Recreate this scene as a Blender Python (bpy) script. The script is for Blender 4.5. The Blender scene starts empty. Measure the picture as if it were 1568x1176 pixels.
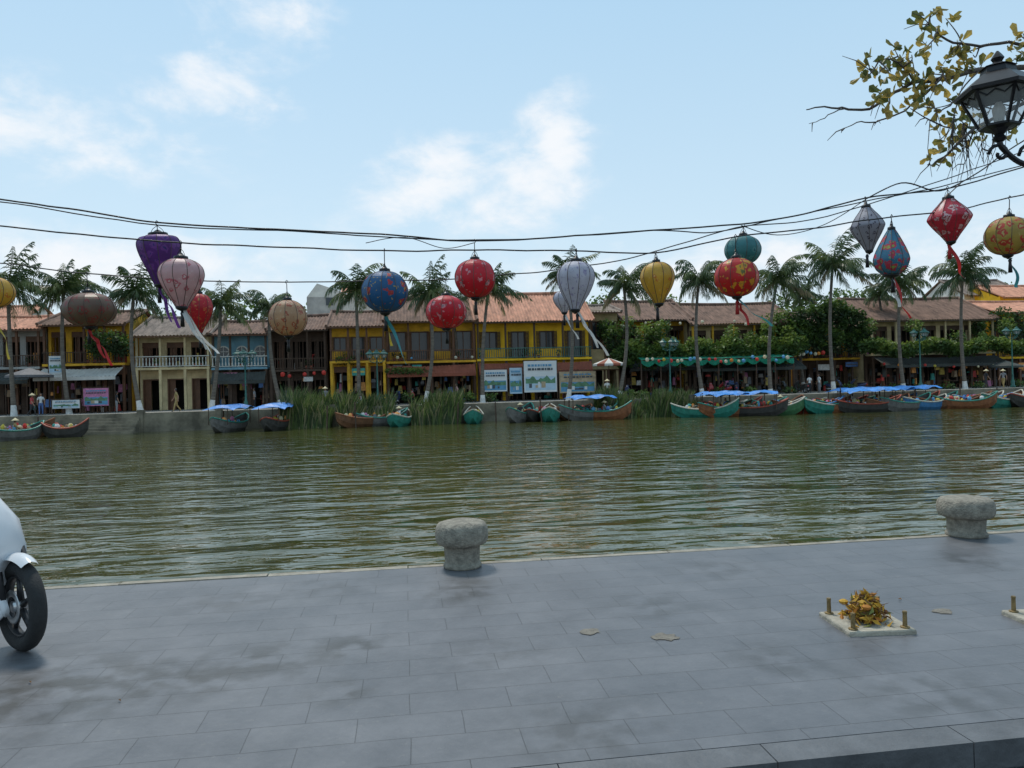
import bpy, math, random
from mathutils import Vector, Matrix, noise
random.seed(7)
R=random.random
def U(a,b): return a+(b-a)*R()
sc=bpy.context.scene
# ------------------------------------------------------------------ camera survey
W,H,F=1568.,1176.,1162.
YAW=math.radians(8.1); ROLL=math.radians(1.44)
C=Vector((0,0,1.6))
FW=Vector((math.sin(YAW),math.cos(YAW),0)); r0=Vector((math.cos(YAW),-math.sin(YAW),0)); z0=Vector((0,0,1))
CR=math.cos(ROLL)*r0-math.sin(ROLL)*z0; CU=math.sin(ROLL)*r0+math.cos(ROLL)*z0
def ray(px,py): return FW+CR*((px-784)/F)+CU*((588-py)/F)
def hit(px,py,D):
    d=ray(px,py); return C+d*(D/d.y)
def gnd(px,py,z=0.):
    d=ray(px,py); return C+d*((z-1.6)/d.z)
def ppm(p): return F/((p-C).dot(FW))     # photo pixels per metre at p
cam=bpy.data.cameras.new("camera"); co=bpy.data.objects.new("camera",cam); sc.collection.objects.link(co)
M=Matrix((( CR.x,CU.x,-FW.x,C.x),(CR.y,CU.y,-FW.y,C.y),(CR.z,CU.z,-FW.z,C.z),(0,0,0,1)))
co.matrix_world=M; cam.sensor_width=36; cam.lens=F/W*36; cam.clip_end=8000; cam.clip_start=.05
sc.camera=co
sc.view_settings.view_transform='Standard'; sc.view_settings.look='None'; sc.view_settings.exposure=0
# ------------------------------------------------------------------ materials
_m={}
def mat(name,col,rough=.75,var=.2,scale=2.,bump=0.,metal=0.,bscale=None,trans=0.,col2=None,det=6,stretch=None):
    if name in _m: return _m[name]
    m=bpy.data.materials.new(name); m.use_nodes=True; nt=m.node_tree; N=nt.nodes; L=nt.links
    b=N['Principled BSDF']; b.inputs['Roughness'].default_value=rough; b.inputs['Metallic'].default_value=metal
    tc=N.new('ShaderNodeTexCoord'); src=tc.outputs['Object']
    if stretch:
        mp=N.new('ShaderNodeMapping'); mp.inputs['Scale'].default_value=stretch; L.new(src,mp.inputs[0]); src=mp.outputs[0]
    n=N.new('ShaderNodeTexNoise'); n.inputs['Scale'].default_value=scale; n.inputs['Detail'].default_value=det; n.inputs['Roughness'].default_value=.65
    L.new(src,n.inputs['Vector'])
    r=N.new('ShaderNodeValToRGB'); e=r.color_ramp.elements
    c2=col2 or tuple(min(1,c*(1+var)) for c in col)
    c1=col if col2 else tuple(c*(1-var) for c in col)
    e[0].position=.32; e[0].color=(*c1,1); e[1].position=.68; e[1].color=(*c2,1)
    L.new(n.outputs['Fac'],r.inputs[0]); L.new(r.outputs[0],b.inputs['Base Color'])
    if bump:
        n2=N.new('ShaderNodeTexNoise'); n2.inputs['Scale'].default_value=bscale or scale*6; n2.inputs['Detail'].default_value=4; L.new(src,n2.inputs['Vector'])
        bp=N.new('ShaderNodeBump'); bp.inputs['Strength'].default_value=bump; bp.inputs['Distance'].default_value=.02
        L.new(n2.outputs['Fac'],bp.inputs['Height']); L.new(bp.outputs[0],b.inputs['Normal'])
    if trans:
        t=N.new('ShaderNodeBsdfTranslucent'); L.new(r.outputs[0],t.inputs[0]); mx=N.new('ShaderNodeMixShader'); mx.inputs[0].default_value=trans
        L.new(b.outputs[0],mx.inputs[1]); L.new(t.outputs[0],mx.inputs[2]); L.new(mx.outputs[0],N['Material Output'].inputs[0])
    _m[name]=m; return m
# ------------------------------------------------------------------ mesh builder
class MB:
    def __init__(s): s.v=[];s.f=[];s.m=[];s.mats=[]
    def mi(s,m):
        if m not in s.mats: s.mats.append(m)
        return s.mats.index(m)
    def add(s,vs,fs,m):
        o=len(s.v); k=s.mi(m); s.v+= [tuple(v) for v in vs]; s.f+=[tuple(i+o for i in f) for f in fs]; s.m+=[k]*len(fs)
    def box(s,x0,x1,y0,y1,z0,z1,m):
        v=[(x,y,z) for z in(z0,z1) for y in(y0,y1) for x in(x0,x1)]
        s.add(v,[(0,2,3,1),(4,5,7,6),(0,1,5,4),(2,6,7,3),(0,4,6,2),(1,3,7,5)],m)
    def tube(s,pts,rad,n,m,cap=True):
        pts=[Vector(p) for p in pts]; k=len(pts)
        if not hasattr(rad,'__len__'): rad=[rad]*k
        vs=[];fs=[]
        ref=None
        for i,p in enumerate(pts):
            t=(pts[min(i+1,k-1)]-pts[max(i-1,0)])
            if t.length<1e-9: t=Vector((0,0,1))
            t.normalize()
            if ref is None: ref=Vector((1,0,0)) if abs(t.x)<.8 else Vector((0,1,0))
            a=(ref-t*ref.dot(t)).normalized(); ref=a; b=t.cross(a)
            for j in range(n):
                an=2*math.pi*j/n; vs.append(p+(a*math.cos(an)+b*math.sin(an))*rad[i])
        for i in range(k-1):
            for j in range(n):
                fs.append((i*n+j,i*n+(j+1)%n,(i+1)*n+(j+1)%n,(i+1)*n+j))
        if cap: fs.append(tuple(range(n))[::-1]); fs.append(tuple((k-1)*n+j for j in range(n)))
        s.add(vs,fs,m)
    def rev(s,prof,c,n,m,sc=0.,per=2):
        c=Vector(c); vs=[];fs=[]
        for r,z in prof:
            for j in range(n):
                a=2*math.pi*j/n; q=r*(1-(sc if j%per else 0)); vs.append((c.x+q*math.cos(a),c.y+q*math.sin(a),c.z+z))
        k=len(prof)
        for i in range(k-1):
            for j in range(n): fs.append((i*n+j,i*n+(j+1)%n,(i+1)*n+(j+1)%n,(i+1)*n+j))
        fs.append(tuple(range(n))[::-1]); fs.append(tuple((k-1)*n+j for j in range(n)))
        s.add(vs,fs,m)
    def ob(s,name,parent=None,smooth=False,loc=None):
        me=bpy.data.meshes.new(name); me.from_pydata(s.v,[],s.f)
        for m in s.mats: me.materials.append(m)
        me.polygons.foreach_set('material_index',s.m)
        if smooth: me.polygons.foreach_set('use_smooth',[True]*len(s.f))
        me.update()
        o=bpy.data.objects.new(name,me); sc.collection.objects.link(o)
        if parent: o.parent=parent
        if loc: o.location=loc
        return o
def empty(name,loc=(0,0,0)):
    e=bpy.data.objects.new(name,None); sc.collection.objects.link(e); e.empty_display_size=.2
    return e
def smoothpts(pts,sub=6):
    P=[Vector(p) for p in pts]; out=[]
    for i in range(len(P)-1):
        a=P[max(i-1,0)];b=P[i];c=P[i+1];d=P[min(i+2,len(P)-1)]
        for k in range(sub):
            t=k/sub; out.append(.5*((2*b)+(c-a)*t+(2*a-5*b+4*c-d)*t*t+(3*b-a-3*c+d)*t**3))
    out.append(P[-1]); return out
# ------------------------------------------------------------------ world
SUN_EL=math.radians(62); sunaz=YAW+math.radians(-26)     # direction (from +Y towards +X) of the sun
S=Vector((math.sin(sunaz)*math.cos(SUN_EL),math.cos(sunaz)*math.cos(SUN_EL),math.sin(SUN_EL)))
w=bpy.data.worlds.new("World"); sc.world=w; w.use_nodes=True; nt=w.node_tree; N=nt.nodes; L=nt.links
bg=N['Background']; out=N['World Output']
sky=N.new('ShaderNodeTexSky'); sky.sky_type='NISHITA'; sky.sun_disc=False; sky.sun_elevation=SUN_EL; sky.sun_rotation=sunaz
sky.air_density=1.0; sky.dust_density=1.5; sky.ozone_density=1.5
L.new(sky.outputs[0],bg.inputs[0]); bg.inputs[1].default_value=.14
tc=N.new('ShaderNodeTexCoord'); G=tc.outputs['Generated']
def nd(t,**k):
    n=N.new(t)
    for a,b in k.items(): setattr(n,a,b)
    return n
def mth(op,a,b=None,c=None,clamp=False):
    n=N.new('ShaderNodeMath'); n.operation=op; n.use_clamp=clamp
    for i,x in enumerate((a,b,c)):
        if x is None: continue
        if isinstance(x,(int,float)): n.inputs[i].default_value=x
        else: L.new(x,n.inputs[i])
    return n.outputs[0]
blobs=[(640,290,.075,.05,1),(690,245,.05,.04,.85),(790,275,.09,.06,1),(850,215,.05,.06,.95),(820,185,.05,.03,.6),(360,125,.08,.05,.85),(270,150,.08,.03,.6),
 (100,205,.15,.05,.8),(30,150,.08,.03,.65),(410,15,.09,.045,.6),(120,400,.35,.04,.8),(560,405,.25,.03,.5),(1150,405,.4,.04,.85),(1450,380,.25,.05,.7),(700,340,.2,.03,.45)]
acc=None
for px,py,rx,rz,st in blobs:
    d=ray(px,py).normalized()
    sub=nd('ShaderNodeVectorMath',operation='SUBTRACT'); L.new(G,sub.inputs[0]); sub.inputs[1].default_value=d
    mu=nd('ShaderNodeVectorMath',operation='MULTIPLY'); L.new(sub.outputs[0],mu.inputs[0]); mu.inputs[1].default_value=(1/rx,.6/rx,1/rz)
    ln=nd('ShaderNodeVectorMath',operation='LENGTH'); L.new(mu.outputs[0],ln.inputs[0])
    g=mth('MULTIPLY',mth('SUBTRACT',1.,mth('MULTIPLY',ln.outputs['Value'],.62),clamp=True),st)
    acc=g if acc is None else mth('MAXIMUM',acc,g)
mp=nd('ShaderNodeMapping'); mp.inputs['Scale'].default_value=(5,5,9); mp.inputs['Rotation'].default_value=(0,.5,0); mp.inputs['Location'].default_value=(3.1,1.7,.4); L.new(G,mp.inputs[0])
n1=nd('ShaderNodeTexNoise'); n1.inputs['Scale'].default_value=2.1; n1.inputs['Detail'].default_value=10; n1.inputs['Roughness'].default_value=.6; L.new(mp.outputs[0],n1.inputs['Vector']); n1.inputs['Distortion'].default_value=.2
cl=mth('ADD',mth('MULTIPLY',acc,.66),mth('MULTIPLY',mth('SUBTRACT',n1.outputs['Fac'],.5),1.5))
mr=nd('ShaderNodeMapRange',interpolation_type='SMOOTHSTEP'); L.new(cl,mr.inputs[0]); mr.inputs[1].default_value=.12; mr.inputs[2].default_value=.70
fac=mth('MULTIPLY',mr.outputs[0],mth('MULTIPLY',acc,2.2,clamp=True))
fac=mth('MULTIPLY',fac,.9)
sep=nd('ShaderNodeSeparateXYZ'); L.new(G,sep.inputs[0])
hz=nd('ShaderNodeMapRange'); L.new(sep.outputs[2],hz.inputs[0]); hz.inputs[1].default_value=.02; hz.inputs[2].default_value=.47; hz.inputs[3].default_value=0; hz.inputs[4].default_value=1
hr=nd('ShaderNodeValToRGB'); L.new(hz.outputs[0],hr.inputs[0]); he=hr.color_ramp.elements; he[0].color=(.76,.86,.93,1); he[1].color=(.44,.68,.88,1); q=he.new(.4); q.color=(.60,.79,.92,1)
bgh=nd('ShaderNodeBackground'); L.new(hr.outputs[0],bgh.inputs[0]); bgh.inputs[1].default_value=1.03
bgc=nd('ShaderNodeBackground'); bgc.inputs[0].default_value=(.95,.97,1,1); bgc.inputs[1].default_value=1.0
m1=nd('ShaderNodeMixShader'); m1.inputs[0].default_value=.85; L.new(bg.outputs[0],m1.inputs[1]); L.new(bgh.outputs[0],m1.inputs[2])
m2=nd('ShaderNodeMixShader'); L.new(fac,m2.inputs[0]); L.new(m1.outputs[0],m2.inputs[1]); L.new(bgc.outputs[0],m2.inputs[2])
L.new(m2.outputs[0],out.inputs[0])
sl=bpy.data.lights.new("sun","SUN"); sl.energy=2.5; sl.angle=math.radians(11); sl.color=(1,.94,.84)
so=bpy.data.objects.new("sun",sl); sc.collection.objects.link(so); so.rotation_euler=S.to_track_quat('Z','Y').to_euler()
# ------------------------------------------------------------------ ground, pavement, water
ZW=-1.2; QE=6.84; FB=58.; ZG=.15
m_earth=mat('earth',(.16,.13,.09),.95,.3,.3)
b=MB(); b.add([(-3000,-3000,-2.2),(3000,-3000,-2.2),(3000,4000,-2.2),(-3000,4000,-2.2)],[(0,1,2,3)],m_earth); b.ob('ground')
def water_mat():
    m=bpy.data.materials.new('river_water'); m.use_nodes=True; nt=m.node_tree; N=nt.nodes; L=nt.links; b=N['Principled BSDF']
    b.inputs['Roughness'].default_value=.025; b.inputs['IOR'].default_value=1.45
    tc=N.new('ShaderNodeTexCoord')
    n0=N.new('ShaderNodeTexNoise'); n0.inputs['Scale'].default_value=.08; L.new(tc.outputs['Object'],n0.inputs['Vector'])
    r=N.new('ShaderNodeValToRGB'); r.color_ramp.elements[0].position=.35; r.color_ramp.elements[1].position=.65
    r.color_ramp.elements[0].color=(.052,.056,.015,1); r.color_ramp.elements[1].color=(.070,.073,.022,1); L.new(n0.outputs['Fac'],r.inputs[0]); L.new(r.outputs[0],b.inputs['Base Color'])
    last=None
    # gentle river ripples: low slopes, so that facets swing between the dark bank and the bright sky
    for scl,rot,st,dist,det in (((.35,.9,1),14,1.,.095,1),((1.0,2.6,1),-10,1.,.045,1.5),((3.5,6.5,1),24,.8,.007,2)):
        mp=N.new('ShaderNodeMapping'); mp.inputs['Scale'].default_value=scl; mp.inputs['Rotation'].default_value=(0,0,math.radians(rot)); L.new(tc.outputs['Object'],mp.inputs[0])
        n=N.new('ShaderNodeTexNoise'); n.inputs['Scale'].default_value=1; n.inputs['Detail'].default_value=det; n.inputs['Roughness'].default_value=.45; n.inputs['Distortion'].default_value=.8; L.new(mp.outputs[0],n.inputs['Vector'])
        bp=N.new('ShaderNodeBump'); bp.inputs['Strength'].default_value=st; bp.inputs['Distance'].default_value=dist; L.new(n.outputs['Fac'],bp.inputs['Height'])
        if last: L.new(last,bp.inputs['Normal'])
        last=bp.outputs[0]
    L.new(last,b.inputs['Normal']); return m
b=MB(); b.add([(-1500,QE-1,ZW),(1500,QE-1,ZW),(1500,FB+3,ZW),(-1500,FB+3,ZW)],[(0,1,2,3)],water_mat()); b.ob('river_water')
def pave_mat():
    m=bpy.data.materials.new('slate_paving'); m.use_nodes=True; nt=m.node_tree; N=nt.nodes; L=nt.links; b=N['Principled BSDF']
    tc=N.new('ShaderNodeTexCoord'); O=tc.outputs['Object']
    wob=N.new('ShaderNodeTexNoise'); wob.inputs['Scale'].default_value=1.2; L.new(O,wob.inputs['Vector'])
    ad=N.new('ShaderNodeVectorMath'); ad.operation='MULTIPLY_ADD'; L.new(wob.outputs['Color'],ad.inputs[0]); ad.inputs[1].default_value=(.02,.02,0); L.new(O,ad.inputs[2])
    br=N.new('ShaderNodeTexBrick'); br.inputs['Scale'].default_value=1; br.inputs['Brick Width'].default_value=.5; br.inputs['Row Height'].default_value=.25; br.inputs['Mortar Size'].default_value=.0025; br.inputs['Mortar Smooth'].default_value=.3; br.inputs['Bias'].default_value=-.1
    br.inputs['Color1'].default_value=(.112,.115,.124,1); br.inputs['Color2'].default_value=(.126,.128,.136,1); br.inputs['Mortar'].default_value=(.060,.060,.062,1); L.new(ad.outputs[0],br.inputs['Vector'])
    n=N.new('ShaderNodeTexNoise'); n.inputs['Scale'].default_value=1.3; n.inputs['Detail'].default_value=12; n.inputs['Roughness'].default_value=.78; L.new(O,n.inputs['Vector'])
    r=N.new('ShaderNodeMapRange'); L.new(n.outputs['Fac'],r.inputs[0]); r.inputs[1].default_value=.3; r.inputs[2].default_value=.7; r.inputs[3].default_value=.66; r.inputs[4].default_value=1.28
    vm=N.new('ShaderNodeVectorMath'); vm.operation='SCALE'; L.new(br.outputs['Color'],vm.inputs[0]); L.new(r.outputs[0],vm.inputs['Scale'])
    last=vm.outputs[0]
    ns=N.new('ShaderNodeTexNoise'); ns.inputs['Scale'].default_value=14; ns.inputs['Detail'].default_value=8; ns.inputs['Roughness'].default_value=.8; L.new(O,ns.inputs['Vector'])
    ms=N.new('ShaderNodeMapRange'); L.new(ns.outputs['Fac'],ms.inputs[0]); ms.inputs[1].default_value=.58; ms.inputs[2].default_value=.70; ms.inputs[3].default_value=0; ms.inputs[4].default_value=.4
    mx=N.new('ShaderNodeMix'); mx.data_type='RGBA'; L.new(ms.outputs[0],mx.inputs[0]); L.new(last,mx.inputs[6]); mx.inputs[7].default_value=(.24,.225,.2,1); last=mx.outputs[2]
    for px,py,rad,s in ((545,990,.36,1.),(520,1060,.28,.9),(270,1040,.6,.9),(420,1010,.6,.8),(710,905,.55,.8),(1490,860,.5,.8),(60,1060,.95,.95),(900,1120,.6,.6),(1200,1010,.5,.6),(1420,1060,.6,.6),(760,1000,.5,.5),(1000,930,.6,.5),(350,920,.6,.5),(1100,870,.7,.45),(500,900,.6,.45)):  # dark stains; the blotches by the bollards and scooter paint their shade in
        g=gnd(px,py)
        sb=N.new('ShaderNodeVectorMath'); sb.operation='DISTANCE'; L.new(O,sb.inputs[0]); sb.inputs[1].default_value=g
        mr=N.new('ShaderNodeMapRange'); mr.interpolation_type='SMOOTHSTEP'; L.new(sb.outputs['Value'],mr.inputs[0]); mr.inputs[1].default_value=rad; mr.inputs[2].default_value=0; mr.inputs[3].default_value=0; mr.inputs[4].default_value=1
        n3=N.new('ShaderNodeTexNoise'); n3.inputs['Scale'].default_value=5; n3.inputs['Detail'].default_value=7; L.new(O,n3.inputs['Vector'])
        m3=N.new('ShaderNodeMapRange'); L.new(n3.outputs['Fac'],m3.inputs[0]); m3.inputs[1].default_value=.42; m3.inputs[2].default_value=.6
        mm=N.new('ShaderNodeMath'); mm.operation='MULTIPLY'; L.new(mr.outputs[0],mm.inputs[0]); L.new(m3.outputs[0],mm.inputs[1])
        m4=N.new('ShaderNodeMath'); m4.operation='MULTIPLY'; L.new(mm.outputs[0],m4.inputs[0]); m4.inputs[1].default_value=s
        mx=N.new('ShaderNodeMix'); mx.data_type='RGBA'; L.new(m4.outputs[0],mx.inputs[0]); L.new(last,mx.inputs[6]); mx.inputs[7].default_value=(.042,.041,.038,1); last=mx.outputs[2]
    L.new(last,b.inputs['Base Color'])
    rr=N.new('ShaderNodeMapRange'); L.new(n.outputs['Fac'],rr.inputs[0]); rr.inputs[3].default_value=.25; rr.inputs[4].default_value=.6; L.new(rr.outputs[0],b.inputs['Roughness'])
    fn=N.new('ShaderNodeTexNoise'); fn.inputs['Scale'].default_value=30; fn.inputs['Detail'].default_value=5; L.new(O,fn.inputs['Vector'])
    b1=N.new('ShaderNodeBump'); b1.inputs['Strength'].default_value=.3; b1.inputs['Distance'].default_value=.006; L.new(fn.outputs['Fac'],b1.inputs['Height'])
    b2=N.new('ShaderNodeBump'); b2.invert=True; b2.inputs['Strength'].default_value=.5; b2.inputs['Distance'].default_value=.004; L.new(br.outputs['Fac'],b2.inputs['Height']); L.new(b1.outputs[0],b2.inputs['Normal']); L.new(b2.outputs[0],b.inputs['Normal'])
    return m
m_pave=pave_mat()
b=MB(); b.box(-120,120,3.14,QE-.09,-2.1,0,m_pave); b.ob('quay_pavement')
m_kerb=mat('kerb_granite',(.27,.24,.19),.8,.35,6,bump=.4)
b=MB(); x=-60
while x<90:
    b.box(x,x+1.19,QE-.085,QE+U(-.012,.012),-2.1,.004+U(-.004,.004),m_kerb); x+=1.2
b.ob('quay_edge_stone')
m_k2=mat('kerb_slate',(.10,.102,.107),.5,.25,4,bump=.3)
b=MB(); x=-30
while x<30:
    b.box(x,x+.895,2.97,3.13,-.3,.002,m_k2); x+=.9
b.ob('pavement_kerb')
b=MB(); b.box(-120,120,-60,2.96,-2.1,-.12,mat('asphalt',(.012,.012,.013),.9,.3,8,bump=.6)); b.ob('road')
# far bank
m_stone=mat('bank_stone',(.20,.17,.12),.9,.5,.9,bump=.8,bscale=3)
m_far=mat('far_street_paving',(.30,.28,.25),.85,.25,.5)
b=MB(); b.box(-1500,1500,FB+.45,3000,-2.1,ZG-.01,m_far); b.ob('far_street')
b=MB(); b.box(-400,400,FB,FB+.44,-2.1,ZG+.03,m_stone)
xl=hit(60,650,FB).x; xr=hit(215,650,FB).x
for i in range(5): b.box(xl,xr,FB-.3*(5-i),FB-.3*(4-i)-.003,-2.1,ZW+.2+.22*i,m_stone)
for px in (215,335,510,700,905,1060): 
    xx=hit(px,640,FB).x; b.box(xx-.2,xx+.2,FB-.15,FB+.5,-2,ZG+.25,m_stone)
b.ob('river_retaining_wall')
# ------------------------------------------------------------------ foliage mass
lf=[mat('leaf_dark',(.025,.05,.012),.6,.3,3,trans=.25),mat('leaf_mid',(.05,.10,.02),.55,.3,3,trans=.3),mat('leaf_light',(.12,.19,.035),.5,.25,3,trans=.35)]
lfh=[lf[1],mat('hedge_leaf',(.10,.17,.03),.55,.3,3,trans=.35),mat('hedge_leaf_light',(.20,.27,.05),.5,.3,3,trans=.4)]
def leaves(b,c,rx,ry,rz,n,s,mats=lf,shell=.5):
    for _ in range(n):
        d=Vector((random.gauss(0,1),random.gauss(0,1),random.gauss(0,1))).normalized()
        q=shell+(1-shell)*R()
        q*=1+.35*noise.noise(Vector((d.x*2+c[0],d.y*2+c[1],d.z*2)))
        p=Vector((c[0]+d.x*rx*q,c[1]+d.y*ry*q,c[2]+d.z*rz*q))
        a=Vector((U(-1,1),U(-1,1),U(-.8,.8))).normalized(); e=a.cross(Vector((U(-1,1),U(-1,1),U(-1,1)))).normalized(); k=s*U(.6,1.3)
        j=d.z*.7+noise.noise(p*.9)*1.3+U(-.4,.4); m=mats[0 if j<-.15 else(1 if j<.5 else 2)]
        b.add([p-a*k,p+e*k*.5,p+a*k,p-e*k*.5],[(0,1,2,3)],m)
# ------------------------------------------------------------------ palms
m_frd=[mat('palm_leaf',(.05,.085,.025),.45,.35,2,trans=.3),mat('palm_leaf_light',(.13,.165,.05),.45,.3,2,trans=.35),mat('palm_leaf_dead',(.22,.16,.08),.8,.3,2)]
m_bark=mat('palm_bark',(.15,.125,.10),.9,.4,1.,bump=.8,stretch=(1,1,8)); m_lime=mat('lime_wash',(.62,.61,.58),.85,.25,3)
def palm_crown(seed):
    random.seed(seed); b=MB(); nf=27
    for i in range(nf):
        az=i*2.399+U(-.4,.4); el=math.radians(86-118*(i/nf)**.9+U(-14,14)); Ln=U(2.3,3.7)*(1 if i<20 else .85)
        h=Vector((math.cos(az),math.sin(az),0)); p=Vector((0,0,0)); pts=[p.copy()]; ns=12; e=el; dc=U(3.5,9.5)
        for k in range(ns):
            e-=math.radians(dc*(.4+1.2*k/ns)*(1 if el>-.2 else .6)); d=h*math.cos(e)+Vector((0,0,math.sin(e))); d+=Vector((.16,0,0)); p=p+d*(Ln/ns); pts.append(p.copy())
        m=m_frd[2] if i>=nf-2 else m_frd[1 if R()<.3 else 0]
        b.tube(pts,[.035*(1-k/(ns+1))+.008 for k in range(ns+1)],3,m_frd[1],False)
        side=h.cross(Vector((0,0,1))).normalized(); nl=34
        for j in range(3,nl+1):
            if R()<.07: continue
            t=j/nl; f=t*ns; k=min(int(f),ns-1); q=pts[k].lerp(pts[k+1],f-k); tan=(pts[k+1]-pts[k]).normalized()
            ll=.92*max(.12,math.sin(math.pi*(t*.84+.12)))**.7*U(.65,1.1)
            for sg in(-1,1):
                dr=(side*sg*U(.4,.85)+tan*.85+Vector((.1,0,-U(.4,1.25)))).normalized(); wd=tan*.042
                mid=q+dr*ll*.55; tip=q+dr*ll+Vector((0,0,-.25*ll))
                b.add([q-wd*.6,q+wd*.6,mid+wd,tip,mid-wd],[(0,1,2,4),(4,2,3)],m)
    for k in range(7):
        a=U(0,6.3); c=Vector((math.cos(a)*.2,math.sin(a)*.2,-.15)); b.rev([(.02,-.12),(.1,-.05),(.11,.03),(.03,.12)],c,6,m_frd[1])
    o=b.ob('crown_proto'); me=o.data; bpy.data.objects.remove(o); return me
crowns=[palm_crown(s) for s in(1,2,3,4,9,14)]
random.seed(11)
palms=[(12,440,22,640,61,1.05),(98,443,106,612,63,.98),(205,450,216,622,61,1.),(338,466,323,622,61,.88),(412,470,431,612,62,.82),(545,446,550,608,62,1.05),(655,450,650,606,62,.95),(748,442,739,606,62,.95),(866,420,870,604,62,.9),(955,438,947,602,62,1.08),(1070,430,1076,600,62,1.),(1190,430,1180,598,62,1.05),(1275,406,1277,598,62,1.18),(1378,434,1384,594,62,1.),(1474,420,1478,590,62,1.12),(1620,420,1615,590,62,1),(150,478,160,610,67,.6),(1345,450,1350,590,69,.7),(690,470,695,606,67,.6),(1225,452,1232,596,68,.7)]
for i,(cx,cy,bx,by,D,s) in enumerate(palms):
    e=empty('palm_tree'); t=hit(cx,cy,D); g=hit(bx,by,D); g.z=ZG-.1
    bend=U(-.5,.5)
    pts=[g.lerp(t,k/9)+Vector((bend*math.sin(math.pi*k/9),0,0)) for k in range(10)]
    b=MB(); h=t.z-g.z
    P=smoothpts(pts,7); rr=[]
    for k,p in enumerate(P):
        z=(p.z-g.z); rr.append((.16-.05*z/h+(.1*math.exp(-z*1.6)))*(1+.05*(k%2)))
    lim=U(.7,1.2); cut=[k for k,p in enumerate(P) if p.z-g.z<lim][-1]
    b.tube(P[:cut+1],rr[:cut+1],9,m_lime,False); b.tube(P[cut:],rr[cut:],9,m_bark,True); b.ob('trunk',e,True)
    o=bpy.data.objects.new('crown',crowns[i%6]); sc.collection.objects.link(o); o.parent=e; o.location=t; o.scale=(s,s,s*U(.92,1.1)); o.rotation_euler=(U(-.12,.12),U(-.05,.15),U(-.6,.6))
# ------------------------------------------------------------------ houses
m_dark=mat('interior_shade_paint',(.020,.016,.013),.9,.4,1.5); m_wood=mat('dark_wood',(.075,.042,.025),.7,.4,3,stretch=(1,1,6)); m_brown=mat('brown_shutter',(.13,.055,.025),.6,.3,2)
m_glass=mat('window_glass',(.03,.04,.05),.1,.2,1); m_cream=mat('cream_plaster',(.60,.47,.26),.85,.3,.8); m_white=mat('white_plaster',(.62,.61,.56),.85,.2,.8)
m_yel=mat('yellow_plaster',(.88,.50,.02),.85,.22,.7); m_yel2=mat('ochre_plaster',(.70,.38,.03),.85,.4,.7); m_grayw=mat('grey_plaster',(.36,.35,.33),.9,.3,.7); m_blue=mat('teal_plaster',(.16,.32,.40),.8,.25,.8)
m_rred=mat('roof_tile_red',(.52,.25,.16),.85,.4,.9,stretch=(3,1,1)); m_rdk=mat('roof_tile_dark',(.18,.105,.075),.9,.5,.9,stretch=(3,1,1)); m_rgry=mat('roof_tile_grey',(.22,.17,.14),.9,.45,.9,stretch=(3,1,1)); m_green=mat('green_rail',(.06,.15,.12),.6,.2,2)
m_awnr=mat('red_brown_awning',(.28,.08,.045),.8,.3,1); m_awnw=mat('white_awning',(.6,.58,.54),.8,.15,1); m_awnt=mat('green_cloth',(.02,.33,.20),.7,.2,2,trans=.3); m_awnk=mat('dark_canvas',(.05,.055,.05),.8,.3,1)
good=[mat('goods_%d'%i,c,.7,.3,5) for i,c in enumerate([(.5,.05,.04),(.6,.45,.1),(.1,.2,.45),(.6,.58,.55),(.05,.3,.25),(.55,.2,.35),(.3,.2,.12),(.12,.12,.13),(.7,.3,.08)])]
def slope(b,x0,x1,y0,z0_,y1,z1,m,sp=.27,h=.09):
    n=max(2,int((x1-x0)/sp)*2); vs=[];fs=[]; sub=8
    for i in range(n+1):
        x=x0+(x1-x0)*i/n; dz=h if i%2 else 0
        for k in range(sub+1):
            t=k/sub; vs.append((x,y0+(y1-y0)*t,z0_+(z1-z0_)*t+dz+ .05*noise.noise(Vector((x*.5,t*3,y0)))-.1*math.sin(math.pi*(x-x0)/(x1-x0))*t))
    for i in range(n):
        for k in range(sub): a=i*(sub+1)+k; fs.append((a,a+sub+1,a+sub+2,a+1))
    b.add(vs,fs,m)
def railing(b,x0,x1,y,z,m,h=.95,sp=.2,style=0):
    b.box(x0,x1,y-.04,y+.04,z+h-.07,z+h,m); b.box(x0,x1,y-.03,y+.03,z+.08,z+.14,m)
    x=x0+.1
    while x<x1-.05:
        if style==0: b.box(x-.025,x+.025,y-.02,y+.02,z+.14,z+h-.07,m)
        else: b.rev([(.03,0),(.065,.15),(.03,.4),(.05,.7)],(x,y,z+.1),6,m)
        x+=sp
def clutter(o,a,c,D,g,n):
    for _ in range(n):
        gx=U(a,c-.3); z=U(g,g+2.3); ww=U(.12,.55); hh=U(.15,.75); yy=D+U(-.5,1.6)
        m=random.choice(good) if R()<.55 else random.choice((m_wood,good[7],good[6],m_awnk)); b2=[(gx+ww*.15,yy,z+hh),(gx+ww*.85,yy,z+hh),(gx+ww,yy,z),(gx,yy,z),(gx+ww*.15,yy+.15,z+hh),(gx+ww*.85,yy+.15,z+hh),(gx+ww,yy+.2,z),(gx,yy+.2,z)]
        o.add(b2,[(0,1,2,3),(4,7,6,5),(0,4,5,1),(3,2,6,7),(1,5,6,2),(0,3,7,4)],m)
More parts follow.
